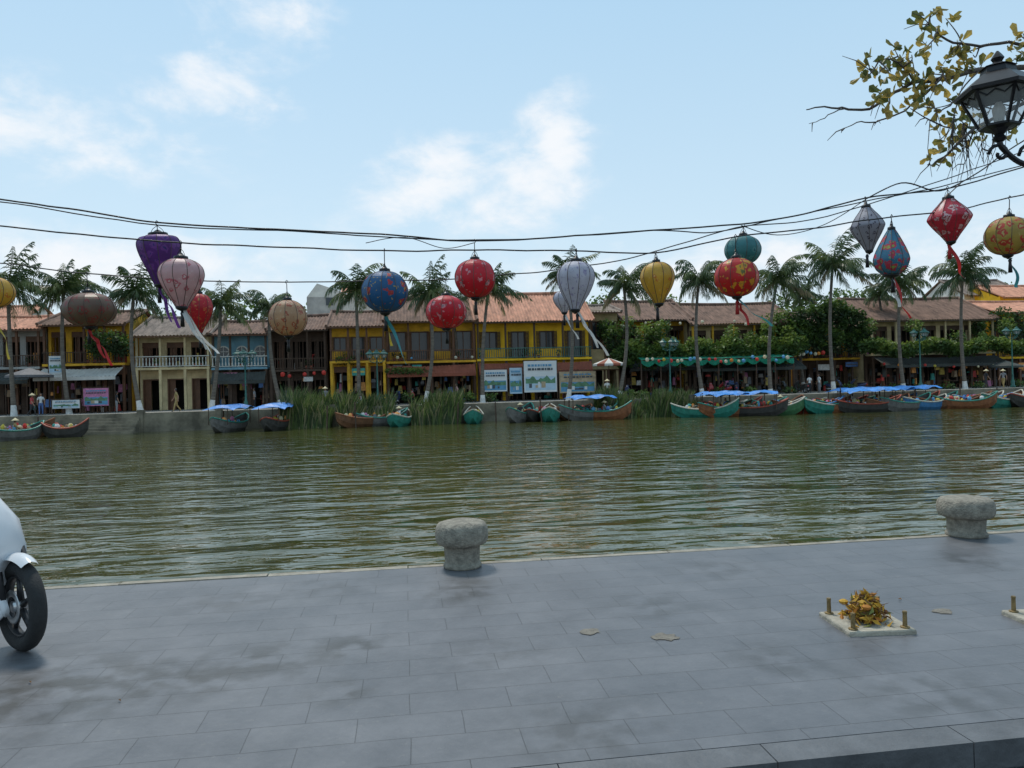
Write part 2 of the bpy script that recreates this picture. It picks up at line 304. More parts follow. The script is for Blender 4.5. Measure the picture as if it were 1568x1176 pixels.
def house(name,px0,px1,ey,ry,fy,wall,roof,D=67.,nb=4,up='win',gr='open',bal=True,railm=None,rstyle=0,awn=None,awn_d=1.8,wood=m_brown,col=None,trim=None,gwall=None,lit=0.35,gcol=None,signs=1):
    e=empty(name); pm=(px0+px1)/2; x0=hit(px0,600,D).x; x1=hit(px1,600,D).x; ov=1.5 if bal else .8
    ze=hit(pm,ey,D-ov).z; zr=max(hit(pm,ry,D+4).z,ze+.9); zf=hit(pm,fy,D-1.2).z; g=ZG; col=col or wood; trim=trim or wall; gwall=gwall or wall; gcol=gcol or col
    b=MB()
    b.box(x0,x0+.25,D+.3,D+8,g,ze,wall); b.box(x1-.25,x1,D+.3,D+8,g,ze,wall); b.box(x0+.25,x1-.25,D+7.75,D+7.998,g,ze,wall)
    for xx in(x0+.01,x1-.24): b.add([(xx,D-.05,ze),(xx,D+8,ze),(xx,D+4,zr-.15),(xx+.23,D-.05,ze),(xx+.23,D+8,ze),(xx+.23,D+4,zr-.15)],[(0,1,2),(3,5,4),(0,2,5,3),(1,4,5,2)],wall)
    wb=(x1-x0)/nb
    b.box(x0,x1,D,D+.3,zf-.45,zf-.003,gwall); b.box(x0,x1,D,D+.3,ze-.45,ze+.25,wall); b.box(x0,x1,D-.06,D-.003,zf-.12,zf-.02,trim)
    for i in range(nb+1):
        cx=x0+wb*i; a=max(x0,cx-.22); c=min(x1,cx+.22)
        b.box(a,c,D,D+.3,g,zf-.453,gwall)
        b.box(a,c,D,D+.3,zf,ze-.453,wall)
    b.ob('walls',e)
    w=MB(); w.box(x0+.25,x1-.25,D+2.2,D+2.3,g,zf-.45,m_dark); w.box(x0+.25,x1-.25,D+.3,D+7.7,zf-.4,zf-.2,m_wood); w.box(x0+.25,x1-.25,D+1.8,D+1.9,zf,ze,m_dark); w.ob('interior',e)  # back panels coloured near-black to paint in the shade of the rooms
    o=MB()
    for i in range(nb):
        a=x0+wb*i+.22; c=a+wb-.44
        if up=='win':
            if wb>2.2:
                mid=(a+c)/2; hw=min(.62,(c-a)/2-.3)
                o.box(a,mid-hw,D+.03,D+.27,zf,ze-.453,wall); o.box(mid+hw,c,D+.03,D+.27,zf,ze-.453,wall)
            else: mid=(a+c)/2; hw=(c-a)/2
            top=ze-.75; o.box(mid-hw,mid+hw,D+.03,D+.27,top,ze-.453,wall)
            sill=zf+.02 if i%2 else zf+.85
            if sill>zf+.5: o.box(mid-hw,mid+hw,D+.03,D+.27,zf,sill,wall)
            o.box(mid-hw,mid+hw,D+.22,D+.24,sill,top,m_glass)
            o.box(mid-hw,mid-hw+.07,D-.02,D+.2,sill,top,wood); o.box(mid+hw-.07,mid+hw,D-.02,D+.2,sill,top,wood); o.box(mid-hw+.07,mid+hw-.07,D-.02,D+.2,top-.08,top,wood)
            o.box(mid-.03,mid+.03,D+.1,D+.2,sill,top-.08,wood)
            for sg in(-1,1):
                s0=mid+sg*hw; s1=mid+sg*(hw+.5*min(1,hw)); lo,hi=min(s0,s1),max(s0,s1)
                o.box(lo,lo+.05,D-.09,D-.03,sill,top,wood); o.box(hi-.05,hi,D-.09,D-.03,sill,top,wood)
                z=sill+.03
                while z<top-.05: o.box(lo+.05,hi-.05,D-.08,D-.045,z,z+.07,wood); z+=.12
        elif up=='gal':
            o.box(a,c,D+.05,D+.12,ze-.9,ze-.453,wood)
            for k in range(1,4):
                xx=a+(c-a)*k/4; o.box(xx-.04,xx+.04,D+.06,D+.14,zf,ze-.9,wood)
            if R()<.6: s_=a+(c-a)*U(0,.5); o.box(s_,s_+(c-a)*U(.25,.5),D+.16,D+.2,zf,ze-.9,random.choice((wood,wall,m_brown)))
            for _ in range(2): s_=U(a,c-.4); o.box(s_,s_+U(.2,.4),D+.3,D+.5,zf,zf+U(.5,1.3),random.choice(good))
        elif up=='round':
            o.box(a,c,D+.03,D+.27,zf,ze-.453,wall); mid=(a+c)/2
            o.tube([(mid,D-.05,(zf+ze)/2),(mid,D+.0,(zf+ze)/2)],.5,20,m_white); o.tube([(mid,D-.07,(zf+ze)/2),(mid,D-.052,(zf+ze)/2)],.4,20,m_glass)
            o.box(mid-.4,mid+.4,D-.09,D-.072,(zf+ze)/2-.03,(zf+ze)/2+.03,m_white); o.box(mid-.03,mid+.03,D-.11,D-.092,(zf+ze)/2-.4,(zf+ze)/2+.4,m_white)
        if gr=='open':
            o.box(a,c,D+.05,D+.1,zf-.95,zf-.453,wood)
            for k in range(1,5):
                if R()<lit: xx=a+(c-a)*k/5; o.box(xx-.05,xx+.05,D+.1,D+.16,g,zf-.95,wood)
            clutter(o,a,c,D,g,int(5*wb))
            o.box(a+.1,c-.1,D+.4,D+.9,g+.72,g+.78,m_wood)
        elif gr=='door':
            mid=(a+c)/2; hw=.75; top=g+2.6
            o.box(a,mid-hw,D+.03,D+.27,g,zf-.453,gwall); o.box(mid+hw,c,D+.03,D+.27,g,zf-.453,gwall); o.box(mid-hw,mid+hw,D+.03,D+.27,top,zf-.453,gwall)
            o.box(mid-hw,mid-hw+.1,D-.04,D+.2,g,top,wood); o.box(mid+hw-.1,mid+hw,D-.04,D+.2,g,top,wood); o.box(mid-hw+.1,mid+hw-.1,D-.04,D+.2,top-.1,top,wood)
            o.box(mid-hw+.1,mid-.15,D+.15,D+.2,g,top-.1,wood)
    o.ob('windows_and_doors',e)
    by=D-1.2
    if bal:
        q=MB(); q.box(x0,x1,by,D-.07,zf-.2,zf-.02,trim); railing(q,x0,x1,by+.06,zf-.02,railm or wood,style=rstyle,sp=.2 if rstyle==0 else .26)
        for i in range(nb+1):
            cx=min(max(x0+wb*i,x0+.12),x1-.12)
            q.box(cx-.1,cx+.1,by+.02,by+.2,g,zf-.203,gcol); q.box(cx-.08,cx+.08,by+.12,by+.28,zf-.02,ze-.05,col)
        q.box(x0,x1,by+.12,by+.28,ze-.1,ze+.08,col); q.ob('balcony',e)
        s=MB()
        for _ in range(int(signs*(x1-x0)/3.)):
            sx=U(x0+.3,x1-1.2); sw=U(.5,1.3); sh=U(.3,.6); zt=zf-.25-U(0,.5); sm=random.choice(good)
            s.box(sx,sx+sw,by-.08,by-.03,zt-sh,zt,sm); s.box(sx+.06,sx+sw-.06,by-.095,by-.083,zt-sh*.62,zt-sh*.38,random.choice((good[3],good[1],good[7])))
            s.box(sx-.03,sx+sw+.03,by-.1,by-.02,zt+.002,zt+.04,m_wood)
        for _ in range(int((x1-x0)/1.6)):
            c=Vector((U(x0+.3,x1-.3),by+.25,zf+.0)); s.rev([(.1,0),(.15,.25),(.16,.27)],c,8,m_awnr); leaves(s,c+Vector((0,0,.5)),.28,.25,.32,40,.09)
        s.ob('signs_and_pots',e)
    r=MB(); yf=D-ov; slope(r,x0-.25,x1+.25,yf,ze,D+4,zr,roof); slope(r,x0-.25,x1+.25,D+4,zr,D+8.8,ze,roof)
    r.box(x0-.25,x1+.25,yf,yf+.06,ze-.12,ze-.01,wood); r.tube([(x0-.3+(x1-x0+.6)*k/8,D+4,zr+.1-.1*math.sin(math.pi*k/8)) for k in range(9)],.16,8,roof)
    for xx in(x0-.2,x1+.2): r.tube([(xx,yf,ze+.1),(xx,D+4,zr+.12)],.12,6,roof)
    r.ob('roof',e)
    if awn:
        q=MB(); slope(q,x0+.1,x1-.1,D-awn_d-1.2,zf-1.15,D-1.25,zf-.4,awn,.3,.04); q.box(x0+.1,x1-.1,D-awn_d-1.22,D-awn_d-1.2,zf-1.4,zf-1.13,awn)
        for i in range(nb+1):
            cx=min(max(x0+wb*i,x0+.2),x1-.2); q.tube([(cx,D-awn_d-1.1,g),(cx,D-awn_d-1.1,zf-1.15)],.04,6,m_wood)
        clutter(q,x0,x1,D-awn_d,g,int(2*(x1-x0)))
        q.ob('awning',e)
    return e,x0,x1,zf,ze
house('old_shophouse',-70,72,505,486,562,m_grayw,m_rred,nb=4,up='gal',awn=m_awnk,railm=m_wood,gwall=m_wood)
house('timber_shophouse',76,200,497,478,556,m_yel2,m_rdk,nb=4,up='gal',awn=m_awnw,railm=m_wood,gwall=m_wood)
house('cream_townhouse',215,327,514,487,562,m_cream,m_rgry,nb=3,up='gal',gr='door',railm=m_white,rstyle=1,col=m_cream,signs=.3)
house('teal_shophouse',330,414,512,493,562,m_blue,m_rdk,nb=3,up='round',railm=m_white,rstyle=1,col=m_wood,gwall=m_wood,awn=m_awnk,awn_d=.8)
house('dark_timber_house',417,503,505,484,565,m_wood,m_rdk,nb=3,up='gal',railm=m_wood,col=m_wood,wood=m_wood)
house('ochre_shophouse',508,592,500,478,552,m_yel2,m_rdk,D=66.,nb=3,up='win',railm=m_brown,gcol=m_yel2)
house('yellow_shophouse',593,728,492,458,552,m_yel2,m_rdk,nb=4,up='win',awn=m_awnr,awn_d=1.,railm=m_brown,gwall=m_wood)
house('yellow_house',730,903,492,450,548,m_yel,m_rred,nb=4,up='win',awn=m_awnr,awn_d=.6,railm=m_green,wood=m_wood,signs=.2)
house('pale_townhouse',905,948,478,468,548,m_cream,m_rgry,D=68.,nb=2,up='win',gr='door',bal=False)
house('garden_restaurant',950,1052,490,462,545,m_yel2,m_rdk,D=69.,nb=3,up='gal',wood=m_wood,railm=m_wood,gwall=m_wood,awn=m_awnk)
house('riverside_restaurant',1055,1212,496,466,545,m_cream,m_rdk,D=68.,nb=5,up='gal',wood=m_wood,railm=m_wood,col=m_yel2,gcol=m_wood,gwall=m_wood,awn=m_awnk)
house('courtyard_house',1216,1322,500,480,548,m_yel2,m_rdk,D=70.,nb=4,up='gal',wood=m_wood,gwall=m_wood)
house('cafe_house',1326,1512,490,458,540,m_cream,m_rdk,D=68.,nb=5,up='gal',wood=m_wood,railm=m_wood,col=m_cream,gcol=m_wood,gwall=m_wood,awn=m_awnk)
house('corner_yellow_house',1516,1680,478,462,545,m_yel,m_rred,D=69.,nb=5,up='win',wood=m_brown,gwall=m_wood)
house('rear_yellow_house',600,690,480,452,530,m_yel2,m_rred,D=80.,nb=4,bal=False)
house('rear_red_roof_house',-80,40,490,470,540,m_white,m_rred,D=80.,nb=4,bal=False)
house('rear_white_house',1480,1566,452,430,520,m_white,m_rgry,D=84.,nb=4,bal=False)
house('rear_villa',1535,1640,455,438,520,m_yel,m_rred,D=80.,nb=4,bal=False)
e=empty('white_gabled_house'); b=MB(); D=92.
a=hit(470,470,D); c=hit(524,470,D); zt=hit(495,434,D).z
b.box(a.x,c.x,D,D+8,ZG,zt-1.6,m_grayw); xm=a.x+(c.x-a.x)*.3
b.add([(a.x,D,zt-1.6),(xm,D,zt),(c.x,D,zt-1.),(c.x,D,zt-1.6),(a.x,D+8,zt-1.6),(xm,D+8,zt),(c.x,D+8,zt-1.),(c.x,D+8,zt-1.6)],[(0,3,2,1),(4,5,6,7),(0,1,5,4),(1,2,6,5),(2,3,7,6)],m_white)
b.box(a.x+2.2,a.x+3,D-.05,D-.01,zt-2.6,zt-1.7,m_glass); b.ob('walls',e)
b=MB(); b.box(c.x,c.x+3.2,D,D+8,ZG,zt-1.3,m_white); slope(b,c.x-.2,c.x+3.5,D-.6,zt-1.3,D+4,zt+.1,m_rred); b.ob('side_wing',e)
ink=[mat('print_blue',(.10,.28,.45),.6,.2,3),mat('print_pale_blue',(.42,.56,.66),.6,.15,1),mat('print_green',(.10,.22,.12),.6,.4,3),mat('print_dark',(.06,.07,.08),.6,.3,3),mat('print_tan',(.42,.32,.2),.6,.3,3),mat('print_white',(.66,.67,.66),.6,.06,1)]
def banner(name,px0,px1,py0,py1,D,base,seed):
    random.seed(seed*13+1)
    e=empty(name); a=hit(px0,py1,D); c=hit(px1,py0,D); zb=max(a.z,ZG+.1); b=MB(); b.box(a.x,c.x,D,D+.05,zb,c.z,base); b.ob('panel',e)
    w_=c.x-a.x; h_=c.z-zb; b=MB(); lay=0
    def rect(u0,u1,v0,v1,m):
        nonlocal lay
        lay+=1; y=D-.004*lay; b.add([(a.x+w_*u0,y,zb+h_*v0),(a.x+w_*u1,y,zb+h_*v0),(a.x+w_*u1,y,zb+h_*v1),(a.x+w_*u0,y,zb+h_*v1)],[(0,1,2,3)],m)
    # printed view: pale sky, river, hills silhouette, lettering rows
    rect(.04,.96,.06,.5,ink[0] if seed%2 else ink[1])
    n=14; lay+=1; y=D-.004*lay; vs=[]
    for i in range(n+1): u=.05+.9*i/n; vs+=[(a.x+w_*u,y,zb+h_*.28),(a.x+w_*u,y,zb+h_*(.45+.2*noise.noise(Vector((i*.45,seed,0)))))]
    b.add(vs,[(2*i,2*i+2,2*i+3,2*i+1) for i in range(n)],ink[2])
    for k in range(4): u=U(.1,.75); rect(u,u+U(.06,.16),.14,U(.2,.34),random.choice((ink[4],ink[3],ink[5])))
    for v in(.86,.74):
        u=.12
        while u<.85:
            l=U(.03,.11); rect(u,min(u+l,.9),v-.04,v+.03,ink[3] if v<.8 else ink[0]); u+=l+.025
    b.ob('print',e)
    b=MB()
    for xx in(a.x-.06,c.x+.003): b.box(xx,xx+.057,D-.02,D+.08,ZG,c.z+.05,m_wood)
    b.box(a.x-.06,c.x+.06,D-.02,D+.08,c.z+.052,c.z+.1,m_wood); b.ob('frame',e)
banner('mural_board',740,776,566,600,63.6,ink[5],1); banner('mural_board',803,852,552,601,63.5,ink[5],2); banner('mural_board',781,799,563,603,63.7,ink[1],9); banner('mural_board',857,912,568,602,63.6,ink[4],3)
banner('shop_banner',75,95,545,572,63.4,ink[5],4); banner('shop_banner',128,166,594,622,63.4,good[5],5); banner('menu_board',80,122,612,626,62.5,ink[5],6)
random.seed(77)
def mass(name,items,n,s,mats=lf):
    b=MB()
    for px,py,D,rx,rz,k in items:
        c=hit(px,py,D); leaves(b,c,rx,.9 if rx<3 else rx*.7,rz,int(n*k),s,mats)
    b.ob(name)
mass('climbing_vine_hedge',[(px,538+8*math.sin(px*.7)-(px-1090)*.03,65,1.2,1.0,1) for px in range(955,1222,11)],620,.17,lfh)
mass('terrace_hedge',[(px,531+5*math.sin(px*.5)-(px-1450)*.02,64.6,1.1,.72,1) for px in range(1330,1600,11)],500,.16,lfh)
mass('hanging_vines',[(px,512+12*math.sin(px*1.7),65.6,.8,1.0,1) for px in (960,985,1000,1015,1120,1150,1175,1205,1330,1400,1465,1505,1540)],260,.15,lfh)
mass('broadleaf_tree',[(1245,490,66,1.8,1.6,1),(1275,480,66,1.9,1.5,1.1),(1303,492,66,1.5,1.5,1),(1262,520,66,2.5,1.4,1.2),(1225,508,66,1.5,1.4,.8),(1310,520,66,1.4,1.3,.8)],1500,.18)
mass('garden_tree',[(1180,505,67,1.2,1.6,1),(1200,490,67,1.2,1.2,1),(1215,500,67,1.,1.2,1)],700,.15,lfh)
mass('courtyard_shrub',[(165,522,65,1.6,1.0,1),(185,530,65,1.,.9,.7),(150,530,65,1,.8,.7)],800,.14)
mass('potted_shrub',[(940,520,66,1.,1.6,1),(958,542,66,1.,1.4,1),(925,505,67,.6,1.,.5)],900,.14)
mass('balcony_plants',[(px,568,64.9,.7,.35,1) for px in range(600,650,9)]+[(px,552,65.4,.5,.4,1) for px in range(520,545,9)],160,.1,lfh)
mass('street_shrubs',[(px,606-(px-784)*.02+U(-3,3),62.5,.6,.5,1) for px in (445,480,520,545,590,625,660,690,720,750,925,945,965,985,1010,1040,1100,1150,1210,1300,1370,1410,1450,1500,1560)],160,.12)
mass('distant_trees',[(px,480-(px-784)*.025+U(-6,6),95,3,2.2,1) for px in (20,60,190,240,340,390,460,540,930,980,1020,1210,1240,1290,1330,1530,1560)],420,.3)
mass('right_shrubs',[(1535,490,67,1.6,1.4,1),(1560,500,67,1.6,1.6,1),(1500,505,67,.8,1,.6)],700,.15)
e=empty('scalloped_awning'); b=MB(); xa=hit(982,550,63.4).x; xb=hit(1216,550,63.4).x; za=hit(1100,549,63.4).z; n=70
vs=[];fs=[]
for i in range(n*4+1):
    x=xa+(xb-xa)*i/(n*4); ph=(i%24)/24; sag=.3*math.sin(math.pi*ph); vs+=[(x,63.4,za-.12*math.sin(math.pi*ph)),(x,63.4-.05*math.sin(i),za-.28-sag)]
for i in range(n*4): fs.append((2*i,2*i+2,2*i+3,2*i+1))
b.add(vs,fs,m_awnt); slope(b,xa,xb,63.42,za,65.4,za+.5,m_awnt,.4,.02); b.ob('cloth',e)
b=MB(); b.tube([(xa,63.45,za),(xb,63.45,za)],.04,6,m_wood)
for k in range(9): xx=xa+(xb-xa)*k/8; b.tube([(xx,63.5,ZG),(xx,63.5,za)],.06,6,m_wood)
b.ob('frame',e)
glb=[mat('paper_lantern_%d'%i,c,.6,.15,4,trans=.4) for i,c in enumerate([(.8,.35,.06),(.8,.75,.5),(.8,.72,.5),(.2,.5,.75),(.75,.08,.06),(.7,.6,.1),(.8,.75,.6)])]
def string_lanterns(name,px0,px1,py,D,n,r=.16,only=None):
    b=MB()
    for k in range(n):
        qx=px0+(px1-px0)*(k+U(.2,.8))/n; p=hit(qx,py+U(-3,4)-(qx-px0)*.012,D); rr=r*U(.8,1.2)
        b.rev([(.3*rr,rr),(.8*rr,.65*rr),(rr,0),(.8*rr,-.65*rr),(.3*rr,-rr)],p,10,only or random.choice(glb)); b.tube([p+Vector((0,0,rr)),p+Vector((0,0,rr+.3))],.012,4,m_wood)
    b.ob(name,None,True)
string_lanterns('paper_lantern_string',985,1212,551,63.1,24,.15); string_lanterns('paper_lantern_string',1216,1262,541,65,8,.16)
string_lanterns('red_lantern_string',425,500,573,64,5,.17,glb[4]); string_lanterns('paper_lantern_string',590,735,549,65,5,.12); string_lanterns('paper_lantern_string',930,1200,497,66.4,8,.13,glb[6]); string_lanterns('paper_lantern_string',1340,1560,560,64.4,8,.12)
def parasol(px,py,D,r,m1,m2):
    e=empty('parasol'); p=hit(px,py,D); b=MB(); n=12
    for j in range(n):
        a=2*math.pi*j/n; c=2*math.pi*(j+1)/n; b.add([p,p+Vector((math.cos(a)*r,math.sin(a)*r,-.45*r*.8)),p+Vector((math.cos(c)*r,math.sin(c)*r,-.45*r*.8)),p+Vector((math.cos(c)*r,math.sin(c)*r,-.45*r*.8-.18)),p+Vector((math.cos(a)*r,math.sin(a)*r,-.45*r*.8-.18))],[(0,1,2),(1,4,3,2)],m1 if j%2 else m2)
    b.ob('canopy',e); b=MB(); b.tube([p,(p.x,p.y,ZG)],.035,6,m_wood); b.ob('pole',e)
parasol(932,548,63,1.4,m_awnr,m_awnw); parasol(45,563,62.5,1.6,good[7],good[7]); parasol(1540,552,63,1.4,m_awnk,m_awnk)
# ------------------------------------------------------------------ street lamps
m_blk=mat('black_iron',(.012,.012,.014),.4,.3,8,metal=.3); m_grn=mat('green_iron',(.03,.13,.11),.5,.3,4)
mg=bpy.data.materials.new('lamp_glass'); mg.use_nodes=True; t=mg.node_tree; t.nodes['Principled BSDF'].inputs['Base Color'].default_value=(.6,.62,.62,1); t.nodes['Principled BSDF'].inputs['Roughness'].default_value=.15
tr=t.nodes.new('ShaderNodeBsdfTransparent'); mx=t.nodes.new('ShaderNodeMixShader'); mx.inputs[0].default_value=.25; t.links.new(tr.outputs[0],mx.inputs[1]); t.links.new(t.nodes['Principled BSDF'].outputs[0],mx.inputs[2]); t.links.new(mx.outputs[0],t.nodes['Material Output'].inputs[0])
def lamp_head(b,c,s,m,n=6,ph=.25):
    c=Vector(c)
    def ring(r,z): return [c+Vector((math.cos(ph+2*math.pi*j/n)*r*s,math.sin(ph+2*math.pi*j/n)*r*s,z*s)) for j in range(n)]
    lo=ring(.125,0); hi=ring(.245,.25)
    for j in range(n):
        k=(j+1)%n; b.tube([lo[j],hi[j]],.012*s,5,m); b.tube([lo[j],lo[k]],.013*s,5,m); b.tube([hi[j],hi[k]],.016*s,5,m)
        i=.97; b.add([c+(lo[j]-c)*i,c+(lo[k]-c)*i,c+(hi[k]-c)*i,c+(hi[j]-c)*i],[(0,1,2,3)],mg)
        arch=[hi[j].lerp(lo[j],.05),hi[j].lerp(hi[k],.25).lerp(lo[j].lerp(lo[k],.25),.22),hi[j].lerp(hi[k],.5).lerp(lo[j].lerp(lo[k],.5),.10),hi[j].lerp(hi[k],.75).lerp(lo[j].lerp(lo[k],.75),.22),hi[k].lerp(lo[k],.05)]
        b.tube(arch,.007*s,4,m)
    pr=[(.285,.24),(.29,.265),(.26,.29),(.17,.36),(.12,.39),(.11,.43),(.125,.435),(.06,.46),(.03,.48),(.045,.505),(.03,.53),(.008,.56)]
    vs=[];
    for r,z in pr: vs+=ring(r,z)
    fs=[(i*n+j,i*n+(j+1)%n,(i+1)*n+(j+1)%n,(i+1)*n+j) for i in range(len(pr)-1) for j in range(n)]; fs.append(tuple(range(n))[::-1]); b.add(vs,fs,m)
    b.rev([(.03*s,-.11*s),(.05*s,-.09*s),(.03*s,-.06*s),(.07*s,-.02*s),(.12*s,-.005*s)],c,10,m)
    b.rev([(.02*s,.0),(.035*s,.05*s),(.045*s,.13*s),(.02*s,.18*s)],c,8,m_white)
def arm(b,p0,p1,s,m):
    p0=Vector(p0);p1=Vector(p1); d=p1-p0; h=Vector((d.x,d.y,0)); u=h.normalized()
    pts=[p0,p0+h*.3-Vector((0,0,.10*s)),p0+h*.7-Vector((0,0,.08*s)),p0+h*.95+Vector((0,0,d.z*.35)),p1]
    b.tube(smoothpts(pts,6),.02*s,6,m)
    c=p0+h*.55-Vector((0,0,.02)); sp=[c+(u*math.cos(a)+Vector((0,0,1))*math.sin(a))*(.11-.013*a)*s for a in [k*.5 for k in range(15)]]
    b.tube(sp,.014*s,5,m)
    c=p1-Vector((0,0,.09*s)); sp=[c+(u*math.cos(a)+Vector((0,0,1))*math.sin(a))*(.08-.010*a)*s for a in [k*.5 for k in range(14)]]
    b.tube(sp,.014*s,5,m)
def street_lamp(base,head_z,reach,dirs,s,m):
    e=empty('street_lamp'); base=Vector(base); b=MB()
    hz=head_z
    b.rev([(.17*s,0),(.17*s,.12*s),(.12*s,.2*s),(.13*s,.45*s),(.08*s,.55*s),(.06*s,.9*s),(.075*s,.94*s),(.05*s,1.*s),(.04*s,hz-base.z-.1),(.06*s,hz-base.z-.06),(.03*s,hz-base.z+.05),(.045*s,hz-base.z+.1),(.01*s,hz-base.z+.2)],base,12,m)
    b.ob('post',e,True)
    for k,a in enumerate(dirs):
        b=MB(); p1=Vector((base.x+math.cos(a)*reach,base.y+math.sin(a)*reach,hz)); arm(b,(base.x,base.y,hz-.2*s),p1-Vector((0,0,.11*s)),s,m); b.ob('arm_%d'%(k+1),e,True)
        b=MB(); lamp_head(b,p1,s,m); b.ob('lantern_%d'%(k+1),e)
    return e
hp=hit(1530,194,4.9)
street_lamp((hp.x+.52,hp.y-.1,0),hp.z,math.hypot(.52,.1),[math.pi-math.atan2(.1,.52),-math.atan2(.1,.52)],.97,m_blk)
for px,py in((577,548),(375,548),(1025,530),(1408,515),(1549,512)):
    p=hit(px,py,61.5); street_lamp((p.x,p.y,ZG),p.z,.55,[0,math.pi,-math.pi/2],1.25,m_grn)
# ------------------------------------------------------------------ lanterns and wires
m_wire=mat('black_cable',(.015,.015,.015),.6,.2,5); m_rib=mat('bamboo_rib',(.09,.06,.045),.7,.2,5)
def cloth(name,c1,c2,c3,scale=9,dens=.36):
    m=bpy.data.materials.new(name); m.use_nodes=True; nt=m.node_tree; N=nt.nodes; L=nt.links; b=N['Principled BSDF']; b.inputs['Roughness'].default_value=.45
    tc=N.new('ShaderNodeTexCoord'); v=N.new('ShaderNodeTexVoronoi'); v.inputs['Scale'].default_value=scale
    n=N.new('ShaderNodeTexNoise'); n.inputs['Scale'].default_value=14; n.inputs['Detail'].default_value=3; ad=N.new('ShaderNodeVectorMath'); ad.operation='MULTIPLY_ADD'; L.new(tc.outputs['Object'],n.inputs['Vector']); L.new(n.outputs['Color'],ad.inputs[0]); ad.inputs[1].default_value=(.13,.13,.13); L.new(tc.outputs['Object'],ad.inputs[2]); L.new(ad.outputs[0],v.inputs['Vector'])
    r=N.new('ShaderNodeValToRGB'); r.color_ramp.interpolation='LINEAR'; el=r.color_ramp.elements; el[0].position=dens*.38; el[0].color=(*c3,1); el[1].position=dens*.5; el[1].color=(*c2,1); q=el.new(dens*.98); q.color=(*c2,1); q=el.new(dens*1.1); q.color=(*c1,1); L.new(v.outputs['Distance'],r.inputs[0])
    v2=N.new('ShaderNodeTexVoronoi'); v2.inputs['Scale'].default_value=scale*2.3; L.new(ad.outputs[0],v2.inputs['Vector'])
    t2=N.new('ShaderNodeMapRange'); L.new(v2.outputs['Distance'],t2.inputs[0]); t2.inputs[1].default_value=.17; t2.inputs[2].default_value=.23; t2.inputs[3].default_value=.75; t2.inputs[4].default_value=0
    mx2=N.new('ShaderNodeMix'); mx2.data_type='RGBA'; L.new(t2.outputs[0],mx2.inputs[0]); L.new(r.outputs[0],mx2.inputs[6]); mx2.inputs[7].default_value=(*c3,1)
    n2=N.new('ShaderNodeTexNoise'); n2.inputs['Scale'].default_value=5; n2.inputs['Detail'].default_value=5; L.new(tc.outputs['Object'],n2.inputs['Vector'])
    t3=N.new('ShaderNodeMapRange'); L.new(n2.outputs['Fac'],t3.inputs[0]); t3.inputs[1].default_value=.3; t3.inputs[2].default_value=.7; t3.inputs[3].default_value=.8; t3.inputs[4].default_value=1.15
    vs=N.new('ShaderNodeVectorMath'); vs.operation='SCALE'; L.new(mx2.outputs[2],vs.inputs[0]); L.new(t3.outputs[0],vs.inputs['Scale']); colr=vs.outputs[0]
    L.new(colr,b.inputs['Base Color']); t=N.new('ShaderNodeBsdfTranslucent'); L.new(colr,t.inputs[0]); mx=N.new('ShaderNodeMixShader'); mx.inputs[0].default_value=.35; L.new(b.outputs[0],mx.inputs[1]); L.new(t.outputs[0],mx.inputs[2]); L.new(mx.outputs[0],N['Material Output'].inputs[0]); return m
PR={'globe':[(.22,0),(.5,.05),(.8,.17),(.97,.36),(1,.5),(.95,.66),(.76,.84),(.5,.95),(.22,1)],
 'onion':[(.3,0),(.62,.04),(.9,.15),(1,.29),(.96,.42),(.8,.6),(.58,.76),(.38,.9),(.26,1)],
 'balloon':[(.22,0),(.6,.05),(.88,.17),(1,.33),(.95,.47),(.75,.66),(.48,.83),(.26,1)],
 'diamond':[(.26,0),(.45,.1),(.78,.26),(1,.42),(.97,.5),(.75,.66),(.45,.84),(.22,1)],
 'drop':[(.2,0),(.36,.1),(.6,.27),(.84,.46),(.99,.62),(1,.72),(.82,.88),(.45,1)],
 'cone':[(.42,0),(.8,.04),(.97,.12),(1,.24),(.9,.42),(.7,.64),(.5,.85),(.38,1)]}
def ribbon(b,p,d,L_,wd,m,seed):
    random.seed(seed); n=14; vs=[]; fs=[]; side=Vector((.6,.8,0))
    for i in range(n+1):
        t=i/n; q=p+d*L_*t+Vector((0,.04*math.sin(t*9+seed),.03*math.sin(t*7+seed))); s=side.copy(); s.rotate(Matrix.Rotation(t*2.5+seed,3,'Z')); vs+=[q-s*wd*(1-.3*t),q+s*wd*(1-.3*t)]
    for i in range(n): fs.append((2*i,2*i+1,2*i+3,2*i+2))
    b.add(vs,fs,m)
